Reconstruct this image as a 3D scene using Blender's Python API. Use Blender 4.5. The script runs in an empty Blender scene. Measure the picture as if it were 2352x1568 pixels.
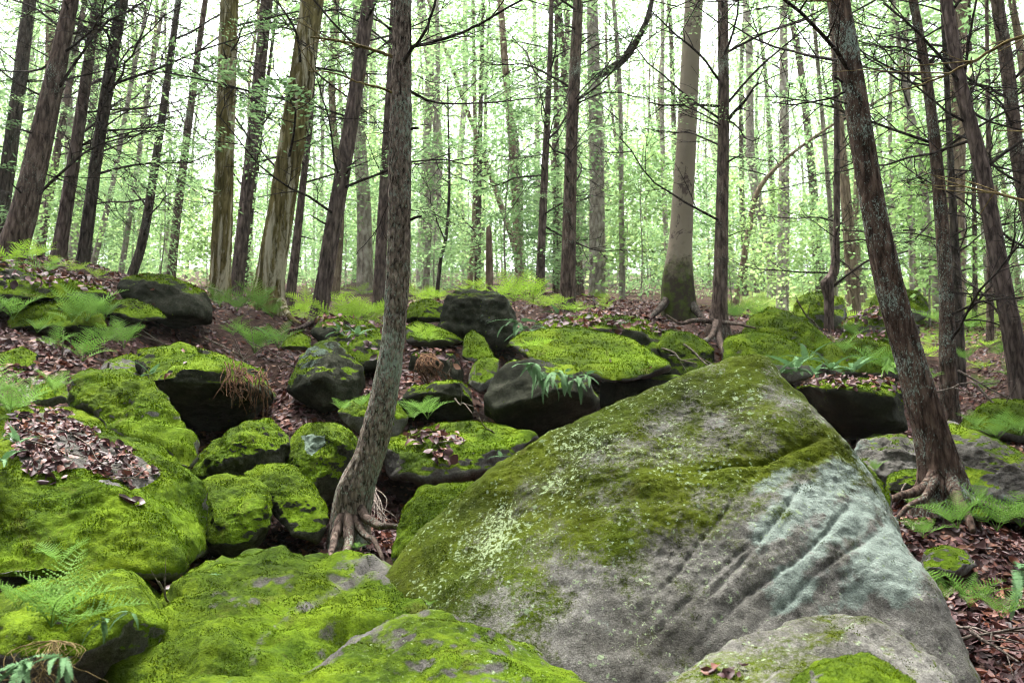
import bpy, bmesh, math, random
import numpy as np
from mathutils import Vector, Matrix
rs = np.random.RandomState(7)
random.seed(7)
scene = bpy.context.scene
# ------------------------------------------------------------------ camera, sky, sun, exposure
PITCH = math.radians(8.0); LENS = 35.0
PW, PH = 2352.0, 1568.0; FP = PW * LENS / 36.0
CP, SP = math.cos(PITCH), math.sin(PITCH)
cam_d = bpy.data.cameras.new('camera'); cam = bpy.data.objects.new('camera', cam_d)
scene.collection.objects.link(cam)
cam.location = (0, 0, 0); cam.rotation_euler = (math.radians(90) + PITCH, 0, 0)
cam_d.lens = LENS; cam_d.sensor_width = 36; cam_d.clip_start = 0.05; cam_d.clip_end = 1000
cam_d.dof.use_dof = True; cam_d.dof.focus_distance = 4.8; cam_d.dof.aperture_fstop = 5.0
scene.camera = cam
world = bpy.data.worlds.new('World'); scene.world = world; world.use_nodes = True
SUN_EL, SUN_AZ = math.radians(70), math.radians(-25)
wn = world.node_tree; wn.nodes.clear()
sky = wn.nodes.new('ShaderNodeTexSky'); sky.sky_type = 'NISHITA'; sky.sun_disc = False
sky.sun_elevation = SUN_EL; sky.sun_rotation = SUN_AZ
sky.air_density = 1.0; sky.dust_density = 4.0; sky.ozone_density = 1.0
hs = wn.nodes.new('ShaderNodeHueSaturation'); hs.inputs['Saturation'].default_value = 0.22
bg = wn.nodes.new('ShaderNodeBackground'); bg.inputs['Strength'].default_value = 0.075
wo = wn.nodes.new('ShaderNodeOutputWorld')
wn.links.new(sky.outputs[0], hs.inputs['Color']); wn.links.new(hs.outputs[0], bg.inputs['Color'])
wn.links.new(bg.outputs[0], wo.inputs['Surface'])
sun_d = bpy.data.lights.new('sun', 'SUN'); sun = bpy.data.objects.new('sun', sun_d)
scene.collection.objects.link(sun)
sun_d.energy = 1.5; sun_d.angle = math.radians(28); sun_d.color = (1.0, 0.97, 0.92)
sdir = Vector((math.sin(SUN_AZ) * math.cos(SUN_EL), math.cos(SUN_AZ) * math.cos(SUN_EL), math.sin(SUN_EL)))
sun.rotation_euler = (-sdir).to_track_quat('-Z', 'Y').to_euler()
vs = scene.view_settings
vs.view_transform = 'Standard'; vs.look = 'None'; vs.gamma = 1.0; vs.use_curve_mapping = False
vs.exposure = 3.5
cy = scene.cycles
cy.filter_width = 1.0; cy.use_denoising = True; cy.max_bounces = 8; cy.diffuse_bounces = 3; cy.glossy_bounces = 2
cy.transmission_bounces = 4; cy.transparent_max_bounces = 6; cy.volume_bounces = 0
cy.use_adaptive_sampling = True; cy.adaptive_threshold = 0.02
cy.caustics_reflective = False; cy.caustics_refractive = False

# ------------------------------------------------------------------ helpers: space
def W(x, y, d):
    """point of the place seen in direction (x, y) of the photograph, d metres away"""
    u = (x - PW / 2) / FP; v = (PH / 2 - y) / FP
    return np.array([d * u, d * (CP - v * SP), d * (SP + v * CP)])
def WY(x, y, Y):
    v = (PH / 2 - y) / FP
    return W(x, y, Y / (CP - v * SP))
def proj(V):
    d = V[:, 1] * CP + V[:, 2] * SP
    up = -V[:, 1] * SP + V[:, 2] * CP
    d = np.maximum(d, 1e-3)
    return np.stack([PW / 2 + FP * V[:, 0] / d, PH / 2 - FP * up / d], 1), d

# ------------------------------------------------------------------ helpers: noise
def _hash(ix, iy, iz, s):
    h = (ix * 374761393 + iy * 668265263 + iz * 2147483647 + s * 974711) & 0xffffffff
    h = ((h ^ (h >> 13)) * 1274126177) & 0xffffffff
    h = ((h ^ (h >> 16)) * 2246822519) & 0xffffffff
    return (h ^ (h >> 15)) & 0xffffffff
_G = np.array([[1,1,0],[-1,1,0],[1,-1,0],[-1,-1,0],[1,0,1],[-1,0,1],[1,0,-1],[-1,0,-1],
               [0,1,1],[0,-1,1],[0,1,-1],[0,-1,-1],[1,1,0],[-1,1,0],[0,-1,1],[0,-1,-1]], float)
def pn(P, s=0):
    i = np.floor(P).astype(np.int64); f = P - i
    w = f * f * f * (f * (f * 6 - 15) + 10)
    out = 0
    for dx in (0, 1):
        wx = w[:, 0] if dx else 1 - w[:, 0]
        for dy in (0, 1):
            wy = w[:, 1] if dy else 1 - w[:, 1]
            for dz in (0, 1):
                wz = w[:, 2] if dz else 1 - w[:, 2]
                g = _G[_hash(i[:, 0] + dx, i[:, 1] + dy, i[:, 2] + dz, s) & 15]
                out = out + wx * wy * wz * (g[:, 0] * (f[:, 0] - dx) + g[:, 1] * (f[:, 1] - dy) + g[:, 2] * (f[:, 2] - dz))
    return out
def fbm(P, octv=4, s=0, gain=0.5, ridged=False):
    a = 1.0; o = 0; Q = P.copy()
    for k in range(octv):
        n = pn(Q, s + k * 17)
        o = o + a * ((0.35 - np.abs(n)) if ridged else n)
        Q = Q * 2.03 + 11.7; a *= gain
    return o
def sstep(a, b, x):
    t = np.clip((x - a) / (b - a), 0, 1); return t * t * (3 - 2 * t)
def in_poly(Q, poly):
    x, y = Q[:, 0], Q[:, 1]; c = np.zeros(len(Q), bool); n = len(poly)
    for k in range(n):
        x0, y0 = poly[k]; x1, y1 = poly[(k + 1) % n]
        if y0 == y1: continue
        m = ((y0 > y) != (y1 > y)) & (x < (x1 - x0) * (y - y0) / (y1 - y0) + x0); c ^= m
    return c
def seg_dist(Q, line):
    best = np.full(len(Q), 1e9); side = np.zeros(len(Q))
    for (x0, y0), (x1, y1) in zip(line[:-1], line[1:]):
        dx, dy = x1 - x0, y1 - y0; L = dx * dx + dy * dy
        t = np.clip(((Q[:, 0] - x0) * dx + (Q[:, 1] - y0) * dy) / L, 0, 1)
        ex = Q[:, 0] - x0 - t * dx; ey = Q[:, 1] - y0 - t * dy
        dd = np.hypot(ex, ey); m = dd < best
        best = np.where(m, dd, best); side = np.where(m, np.sign(ex * dy - ey * dx), side)
    return best, side

# ------------------------------------------------------------------ helpers: objects
def fast_mesh(name, V, F, mat=None, smooth=True, attrs=None):
    V = np.asarray(V, np.float32); F = np.asarray(F, np.int32); k = F.shape[1]
    me = bpy.data.meshes.new(name)
    me.vertices.add(len(V)); me.vertices.foreach_set('co', V.ravel())
    me.loops.add(F.size); me.loops.foreach_set('vertex_index', F.ravel())
    me.polygons.add(len(F)); me.polygons.foreach_set('loop_start', np.arange(0, F.size, k, dtype=np.int32))
    if attrs:
        for an, av in attrs.items():
            a = me.attributes.new(an, 'FLOAT', 'POINT'); a.data.foreach_set('value', np.asarray(av, np.float32))
    me.update(calc_edges=True)
    me.polygons.foreach_set('use_smooth', np.full(len(F), smooth))
    if mat: me.materials.append(mat)
    return me
COL = scene.collection
def link(name, data, parent=None, loc=None):
    o = bpy.data.objects.new(name, data); COL.objects.link(o)
    if parent is not None: o.parent = parent
    if loc is not None: o.location = [float(c) for c in loc]
    return o
def tag(o, label=None, cat=None, group=None, kind=None):
    if label: o['label'] = label
    if cat: o['category'] = cat
    if group: o['group'] = group
    if kind: o['kind'] = kind
    return o
class Bag:
    """collects vertices and triangles for ONE mesh"""
    def __init__(s): s.V = []; s.F = []; s.n = 0
    def add(s, V, F):
        s.V.append(np.asarray(V, float)); s.F.append(np.asarray(F, int) + s.n); s.n += len(V)
    def mesh(s, name, mat, smooth=True): return fast_mesh(name, np.concatenate(s.V), np.concatenate(s.F), mat, smooth)
def tube(path, rad, seg=6, cap=True):
    """triangulated tube along a path"""
    P = np.asarray(path, float); R = np.asarray(rad, float); n = len(P)
    T = np.gradient(P, axis=0); T /= np.linalg.norm(T, axis=1)[:, None] + 1e-9
    ref = np.array([1.0, 0.13, 0.07]) if abs(T[:, 2]).mean() > .6 else np.array([0.07, 0.11, 1.0])
    A = np.cross(T, ref); A /= np.linalg.norm(A, axis=1)[:, None] + 1e-9; B = np.cross(T, A)
    a = np.arange(seg) * 2 * math.pi / seg
    V = P[:, None, :] + R[:, None, None] * (np.cos(a)[None, :, None] * A[:, None, :] + np.sin(a)[None, :, None] * B[:, None, :])
    V = V.reshape(-1, 3)
    i = np.arange(n - 1)[:, None] * seg; j = np.arange(seg)[None, :]; k = (j + 1) % seg
    q = np.stack([i + j, i + k, i + seg + k, i + seg + j], -1).reshape(-1, 4)
    F = np.concatenate([q[:, [0, 1, 2]], q[:, [0, 2, 3]]])
    if cap:
        V = np.concatenate([V, P[-1:]]); b = (n - 1) * seg
        F = np.concatenate([F, np.stack([b + np.arange(seg), b + (np.arange(seg) + 1) % seg, np.full(seg, n * seg)], 1)])
    return V, F
def catmull(P, n):
    P = np.asarray(P, float); m = len(P)
    if m < 3:
        t = np.linspace(0, m - 1, n)[:, None]; return P[0] + (P[-1] - P[0]) * t / (m - 1)
    t = np.linspace(0, m - 1 - 1e-6, n); i = t.astype(int); f = (t - i)[:, None]
    g = lambda k: P[np.clip(k, 0, m - 1)]
    p0, p1, p2, p3 = g(i - 1), g(i), g(i + 1), g(i + 2)
    return .5 * (2 * p1 + (p2 - p0) * f + (2 * p0 - 5 * p1 + 4 * p2 - p3) * f ** 2 + (3 * p1 - p0 - 3 * p2 + p3) * f ** 3)
# ------------------------------------------------------------------ materials
class Mat:
    def __init__(s, name):
        s.m = bpy.data.materials.new(name); s.m.use_nodes = True
        s.t = s.m.node_tree; s.t.nodes.clear()
        s.out = s.t.nodes.new('ShaderNodeOutputMaterial'); s.co = None
    def n(s, ty, **kw):
        nd = s.t.nodes.new('ShaderNode' + ty)
        for k, v in kw.items():
            if k in ('operation', 'blend_type', 'data_type', 'feature', 'attribute_name', 'noise_dimensions', 'clamp', 'distance', 'invert'): setattr(nd, k, v)
        return nd
    def link(s, a, b): s.t.links.new(a, b)
    def val(s, sock, v):
        if isinstance(v, bpy.types.NodeSocket): s.link(v, sock)
        else: sock.default_value = v
    def obj(s):
        if s.co is None: s.co = s.n('TexCoord').outputs['Object']
        return s.co
    def mapped(s, sc):
        mp = s.n('Mapping'); s.link(s.obj(), mp.inputs['Vector']); mp.inputs['Scale'].default_value = sc; return mp.outputs[0]
    def noise(s, scale, detail=4, rough=.6, vec=None, dist=0):
        nd = s.n('TexNoise'); s.link(vec if vec is not None else s.obj(), nd.inputs['Vector'])
        nd.inputs['Scale'].default_value = scale; nd.inputs['Detail'].default_value = detail
        nd.inputs['Roughness'].default_value = rough; nd.inputs['Distortion'].default_value = dist
        return nd.outputs['Fac']
    def voro(s, scale, vec=None, feature='F1'):
        nd = s.n('TexVoronoi', feature=feature); s.link(vec if vec is not None else s.obj(), nd.inputs['Vector'])
        nd.inputs['Scale'].default_value = scale; return nd.outputs['Distance']
    def ramp(s, fac, stops):
        r = s.n('ValToRGB'); e = r.color_ramp.elements
        while len(e) < len(stops): e.new(.5)
        for el, (p, c) in zip(e, stops):
            el.position = p; el.color = tuple(c) + (1,) if isinstance(c, (tuple, list)) else (c, c, c, 1)
        s.link(fac, r.inputs[0]); return r.outputs[0]
    def mix(s, f, a, b, mode='MIX'):
        nd = s.n('Mix', data_type='RGBA', blend_type=mode)
        s.val(nd.inputs['Factor'], f)
        for k, v in ((6, a), (7, b)):
            if isinstance(v, (tuple, list)): v = tuple(v) + (1,)
            s.val(nd.inputs[k], v)
        return nd.outputs[2]
    def math(s, op, a, b=0.0, clamp=False):
        nd = s.n('Math', operation=op); nd.use_clamp = clamp; s.val(nd.inputs[0], a); s.val(nd.inputs[1], b); return nd.outputs[0]
    def attr(s, name):
        nd = s.n('Attribute', attribute_name=name); return nd.outputs['Fac']
    def bump(s, h, strength=.5, dist=.02, normal=None):
        b = s.n('Bump'); s.link(h, b.inputs['Height']); b.inputs['Strength'].default_value = strength; b.inputs['Distance'].default_value = dist
        if normal is not None: s.link(normal, b.inputs['Normal'])
        return b.outputs[0]
    def principled(s, col, rough=.8, spec=.3, normal=None):
        p = s.n('BsdfPrincipled')
        if isinstance(col, (tuple, list)): col = tuple(col) + (1,)
        s.val(p.inputs['Base Color'], col); s.val(p.inputs['Roughness'], rough); s.val(p.inputs['Specular IOR Level'], spec)
        if normal is not None: s.link(normal, p.inputs['Normal'])
        return p.outputs[0]
    def leafy(s, col, trans=.4, rough=.5, spec=.2):
        """thin leaf: reflects and lets light through"""
        p = s.principled(col, rough, spec); t = s.n('BsdfTranslucent'); s.val(t.inputs['Color'], col)
        m = s.n('MixShader'); s.val(m.inputs[0], trans); s.link(p, m.inputs[1]); s.link(t.outputs[0], m.inputs[2]); return m.outputs[0]
    def island(s): return s.n('NewGeometry').outputs['Random Per Island']
    def rnd(s): return s.n('ObjectInfo').outputs['Random']
    def done(s, sh): s.link(sh, s.out.inputs['Surface']); return s.m

MOSS_D, MOSS_M, MOSS_L = (.012, .022, .003), (.048, .080, .004), (.13, .185, .008)
def moss_vary(m, live):
    g = m.mix(m.ramp(m.noise(1.6, 4, .6), [(.40, 0.), (.62, 1.)]), live, m.mix(1.0, live, (.80, .93, .9), 'MULTIPLY'))
    return m.mix(m.ramp(m.noise(3.1, 6, .75, None, .4), [(.58, 0.), (.70, .62)]), g, (.055, .043, .012))
def moss_colour(m, pal=None):
    D_, M_, L_ = pal or (MOSS_D, MOSS_M, MOSS_L)
    a = m.noise(2.2, 5, .65); b = m.noise(38, 3, .7)
    f = m.math('ADD', m.math('MULTIPLY', a, .75), m.math('MULTIPLY', b, .35))
    live = m.ramp(f, [(.36, [.74 * q for q in D_]), (.50, [.78 * q for q in M_]), (.66, [.82 * q for q in L_])])
    return moss_vary(m, live)
def rock_mat(name, c0, c1, c2, mint=(.19, .255, .22), pal=None, fin=.5, soft=(.40, .60), dots=False):
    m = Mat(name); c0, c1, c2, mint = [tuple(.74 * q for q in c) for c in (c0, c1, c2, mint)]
    big = m.noise(1.7, 6, .62); fine = m.noise(55, 5, .7); mid = m.noise(9, 5, .65)
    col = m.ramp(m.math('ADD', m.math('MULTIPLY', big, .55), m.math('MULTIPLY', mid, .45)), [(.36, c0), (.5, c1), (.64, c2)])
    col = m.mix(.55, col, m.ramp(fine, [(.3, .2), (.7, .95)]), 'OVERLAY')
    col = m.mix(.6, col, m.ramp(m.noise(230, 3, .8), [(.34, .16), (.5, .5), (.66, .92)]), 'OVERLAY')
    mt = m.math('ADD', m.attr('mint'), m.math('MULTIPLY', m.math('SUBTRACT', m.noise(19, 7, .78), .5), 1.6))
    mtc = m.mix(m.ramp(m.noise(160, 4, .85), [(.35, 0.), (.65, 1.)]), tuple(c * .5 for c in mint), tuple(min(1, c * 1.2) for c in mint))
    col = m.mix(m.ramp(mt, [(.40, 0.), (.66, .8)]), col, mtc)
    mo = m.math('ADD', m.attr('moss'), m.math('MULTIPLY', m.math('SUBTRACT', m.noise(11, 7, .75), .5), 1.0))
    mo = m.math('ADD', mo, m.math('MULTIPLY', m.math('SUBTRACT', m.noise(70, 4, .85), .5), fin))
    mf = m.ramp(mo, [(soft[0], 0.), (soft[1], 1.)])
    col = m.mix(mf, col, moss_colour(m, pal))
    sp = m.math('ADD', m.attr('spk'), m.math('MULTIPLY', m.math('SUBTRACT', m.noise(58, 5, .8), .5), 1.9))
    sp = m.math('SUBTRACT', sp, m.math('MULTIPLY', m.noise(5, 3), .35))
    col = m.mix(m.ramp(sp, [(.50, 0.), (.57, .85)]), col, (.27, .34, .19))
    if dots:                                     # crusty lichen colonies, each a small ragged disc
        wv = m.n('VectorMath', operation='ADD'); nz = m.n('TexNoise'); m.link(m.obj(), nz.inputs['Vector']); nz.inputs['Scale'].default_value = 90
        sc_ = m.n('VectorMath', operation='SCALE'); m.link(nz.outputs['Color'], sc_.inputs[0]); sc_.inputs['Scale'].default_value = .018
        m.link(m.obj(), wv.inputs[0]); m.link(sc_.outputs[0], wv.inputs[1])
        for vs_, th in ((60, .96), (30, 1.06)):
            vo = m.n('TexVoronoi'); m.link(wv.outputs[0], vo.inputs['Vector']); vo.inputs['Scale'].default_value = vs_
            sx = m.n('SeparateColor'); m.link(vo.outputs['Color'], sx.inputs[0])
            big_ = m.math('ADD', sx.outputs[0], m.math('MULTIPLY', m.math('SUBTRACT', m.noise(4.5, 5, .75), .5), 2.2))
            on = m.math('MULTIPLY', m.math('GREATER_THAN', big_, th), m.ramp(vo.outputs['Distance'], [(.26, 1.), (.40, 0.)]))
            col = m.mix(m.math('MULTIPLY', on, .85), col, m.mix(sx.outputs[1], (.14, .19, .10), (.25, .31, .19)))
    h = m.math('ADD', m.math('MULTIPLY', m.noise(26, 7, .72), .7), m.math('MULTIPLY', m.noise(120, 4, .7), .35))
    return m.done(m.principled(col, .92, .05, m.bump(h, .9, .022)))
M = {}
M['rock'] = rock_mat('sandstone_grey', (.050, .046, .039), (.100, .095, .085), (.165, .158, .147))
M['rock_hero'] = rock_mat('sandstone_filmed', (.066, .063, .054), (.138, .133, .118), (.22, .212, .194), mint=(.30, .375, .325), pal=((.014, .019, .003), (.042, .055, .004), (.088, .112, .006)), fin=1.3, soft=(.36, .66), dots=True)
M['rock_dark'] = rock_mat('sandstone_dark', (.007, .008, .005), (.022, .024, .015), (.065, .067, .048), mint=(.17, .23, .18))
m = Mat('moss_tuft'); g = m.math('ADD', m.math('MULTIPLY', m.noise(2.2, 5, .65), .75), m.math('MULTIPLY', m.island(), .35))
M['moss'] = m.done(m.leafy(moss_vary(m, m.ramp(g, [(.34, (.009, .020, .002)), (.50, (.042, .076, .003)), (.68, (.145, .20, .007))])), .35, .8, .0))

m = Mat('moss_olive'); g = m.math('ADD', m.math('MULTIPLY', m.noise(2.6, 5, .65), .75), m.math('MULTIPLY', m.island(), .35))
M['moss_olive'] = m.done(m.leafy(moss_vary(m, m.ramp(g, [(.34, (.012, .018, .002)), (.50, (.036, .050, .003)), (.68, (.085, .112, .005))])), .3, .8, .0))
m = Mat('moss_mid'); g = m.math('ADD', m.math('MULTIPLY', m.noise(2.4, 5, .65), .75), m.math('MULTIPLY', m.island(), .35))
M['moss_mid'] = m.done(m.leafy(moss_vary(m, m.ramp(g, [(.34, (.009, .018, .002)), (.50, (.036, .064, .003)), (.68, (.11, .155, .005))])), .3, .8, .0))
def bark_mat(name, c0, c1, c2, zs=.22, sc=26, lich=0., lcol=(.34, .42, .34), bump=.8, pale=None):
    m = Mat(name); v = m.mapped((1, 1, zs)); c0, c1, c2, lcol = [tuple(.82 * q for q in c) for c in (c0, c1, c2, lcol)]
    a = m.noise(sc, 7, .68, v, .6); pl = m.voro(sc * .8, v, 'DISTANCE_TO_EDGE')
    vc = m.n('TexVoronoi'); m.link(v, vc.inputs['Vector']); vc.inputs['Scale'].default_value = sc * 1.3
    sx = m.n('SeparateColor'); m.link(vc.outputs['Color'], sx.inputs[0])
    f = m.math('ADD', m.math('ADD', m.math('MULTIPLY', a, .7), m.math('MULTIPLY', pl, .5)), m.math('MULTIPLY', sx.outputs[0], .16))
    col = m.ramp(f, [(.34, c0), (.52, c1), (.72, c2)])
    col = m.mix(.35, col, m.ramp(m.noise(2.4, 4), [(.3, .3), (.7, .8)]), 'OVERLAY')
    if pale:
        col = m.mix(m.ramp(m.noise(7, 5, .7, m.mapped((1, 1, .16)), .5), [(.50, 0.), (.60, .8)]), col, pale)
    if lich:
        l = m.math('ADD', m.math('MULTIPLY', m.noise(2.6, 4, .6), .55), m.math('MULTIPLY', m.noise(85, 5, .85, m.mapped((1, 1, .5))), .85))
        col = m.mix(m.ramp(l, [(.82 - lich, 0.), (.90 - lich, .85)]), col, lcol)
    h = m.math('ADD', a, m.math('MULTIPLY', pl, .8))
    return m.done(m.principled(col, .92, .06, m.bump(h, bump, .02)))
M['bark_hero'] = bark_mat('bark_flaky_lichen', (.026, .020, .016), (.17, .132, .108), (.36, .29, .24), .38, 52, .115, (.30, .37, .30), bump=1.0)
M['bark_red'] = bark_mat('bark_redbrown_lichen', (.020, .013, .010), (.080, .052, .040), (.17, .118, .092), .25, 30, .075, (.33, .42, .36))
M['bark_brown'] = bark_mat('bark_brown', (.030, .021, .017), (.105, .075, .061), (.20, .150, .125), .25, 26, .03)
M['bark_purple'] = bark_mat('bark_purplebrown', (.030, .022, .020), (.100, .073, .064), (.19, .144, .128), .25, 24)
M['bark_dark'] = bark_mat('bark_dark', (.016, .013, .011), (.055, .043, .036), (.125, .10, .083), .25, 24, .02)
M['bark_yellow'] = bark_mat('bark_olive_ridged', (.045, .036, .012), (.13, .105, .038), (.235, .195, .09), .16, 20, 0, pale=(.42, .38, .28))
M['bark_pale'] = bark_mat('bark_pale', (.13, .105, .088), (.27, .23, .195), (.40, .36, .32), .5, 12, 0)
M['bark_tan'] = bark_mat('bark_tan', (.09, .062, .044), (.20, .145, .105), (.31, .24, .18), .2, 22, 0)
m = Mat('bark_beech'); sc_ = m.noise(3.4, 6, .72, m.mapped((1, 1, .9)), .9)
c = m.mix(m.noise(3, 4), (.165, .135, .10), (.26, .222, .172)); c = m.mix(m.ramp(sc_, [(.55, 0.), (.60, .9)]), c, (.07, .05, .045))
c = m.mix(m.ramp(m.noise(30, 5, .7), [(.3, .35), (.7, .7)]), c, c); low = m.n('SeparateXYZ'); m.link(m.obj(), low.inputs[0])
lowf = m.ramp(m.math('ADD', m.math('ADD', m.math('MULTIPLY', low.outputs[2], -.9), .35), m.math('MULTIPLY', m.noise(5, 5, .7), .9)), [(0.0, 0.), (.35, 1.)])
c = m.mix(lowf, c, m.mix(m.ramp(m.noise(9, 5, .7), [(.45, 0.), (.6, 1.)]), (.035, .028, .02), (.055, .075, .015)))
M['bark_beech'] = m.done(m.principled(c, .9, .06, m.bump(m.noise(16, 5), .5, .02)))
M['twig'] = bark_mat('twig_bark', (.014, .011, .010), (.036, .028, .025), (.075, .06, .053), 1, 30)
M['twig_olive'] = bark_mat('twig_olive', (.06, .045, .018), (.16, .12, .05), (.26, .21, .10), 1, 30)
M['twig_grey'] = bark_mat('stick_grey', (.07, .055, .045), (.17, .14, .12), (.30, .26, .23), 1, 40)
M['root'] = bark_mat('root_bark', (.05, .036, .026), (.15, .112, .08), (.28, .22, .165), 1, 26, .03)
M['rootlet'] = bark_mat('rootlet', (.03, .016, .010), (.11, .058, .032), (.20, .12, .065), 1, 30)
# ground and litter
m = Mat('forest_soil'); f = m.noise(14, 8, .75)
c = m.ramp(f, [(.32, (.012, .008, .006)), (.5, (.05, .030, .024)), (.68, (.12, .072, .056))])
mo = m.ramp(m.math('ADD', m.attr('moss'), m.math('SUBTRACT', m.noise(3, 6, .7), .5)), [(.42, 0.), (.62, 1.)])
c = m.mix(mo, c, m.ramp(m.noise(9, 6, .7), [(.35, (.03, .06, .006)), (.65, (.16, .24, .03))]))
M['soil'] = m.done(m.principled(c, .95, .05, m.bump(m.noise(30, 6, .75), 1., .04)))
m = Mat('dead_leaf'); r = m.island()
c = m.ramp(r, [(.0, (.016, .007, .007)), (.25, (.042, .015, .014)), (.45, (.072, .028, .027)), (.62, (.085, .047, .050)), (.8, (.115, .035, .020)), (.94, (.14, .058, .034)), (1., (.20, .10, .06))])
c = m.mix(.5, c, m.ramp(m.noise(40, 3), [(.3, .3), (.7, .8)]), 'OVERLAY')
M['dead'] = m.done(m.leafy(c, .12, .55, .22))
m = Mat('dead_leaf_single'); r = m.rnd()
c = m.ramp(r, [(.0, (.014, .006, .006)), (.3, (.036, .012, .011)), (.55, (.056, .029, .031)), (.75, (.085, .025, .014)), (1., (.11, .050, .032))])
M['dead1'] = m.done(m.leafy(m.mix(.5, c, m.ramp(m.noise(30, 4), [(.3, .3), (.7, .8)]), 'OVERLAY'), .12, .5, .3))
# fern and foliage
def fern_mat(name, a, b, tr=.4):
    m = Mat(name); f = m.math('ADD', m.math('MULTIPLY', m.rnd(), .6), m.math('MULTIPLY', m.noise(9, 3), .4))
    return m.done(m.leafy(m.mix(f, a, b), tr, .6, .06))
M['fern'] = fern_mat('fern_light', (.075, .165, .028), (.16, .29, .055))
M['fern_y'] = fern_mat('fern_yellowgreen', (.16, .29, .025), (.30, .44, .055), .5)
M['fern_b'] = fern_mat('fern_bluegreen', (.055, .12, .045), (.13, .24, .11), .25)
def fol_mat(name, stops, tr):
    m = Mat(name); f = m.math('ADD', m.math('MULTIPLY', m.island(), .5), m.math('MULTIPLY', m.noise(.6, 3), .5))
    f = m.math('ADD', f, m.math('MULTIPLY', m.math('SUBTRACT', m.rnd(), .5), .25))
    return m.done(m.leafy(m.ramp(f, stops), tr, .7, .04))
M['hemlock'] = fol_mat('hemlock_needles', [(.25, (.12, .205, .09)), (.55, (.20, .32, .135)), (.8, (.30, .43, .19))], .62)
M['deep'] = fol_mat('dark_needles', [(.25, (.03, .05, .02)), (.8, (.07, .11, .045))], .3)  # darker foliage, so the added leaf ring bounces less light
M['broad'] = fol_mat('broad_leaves', [(.25, (.17, .28, .09)), (.55, (.27, .40, .15)), (.8, (.38, .50, .20))], .66)
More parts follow.
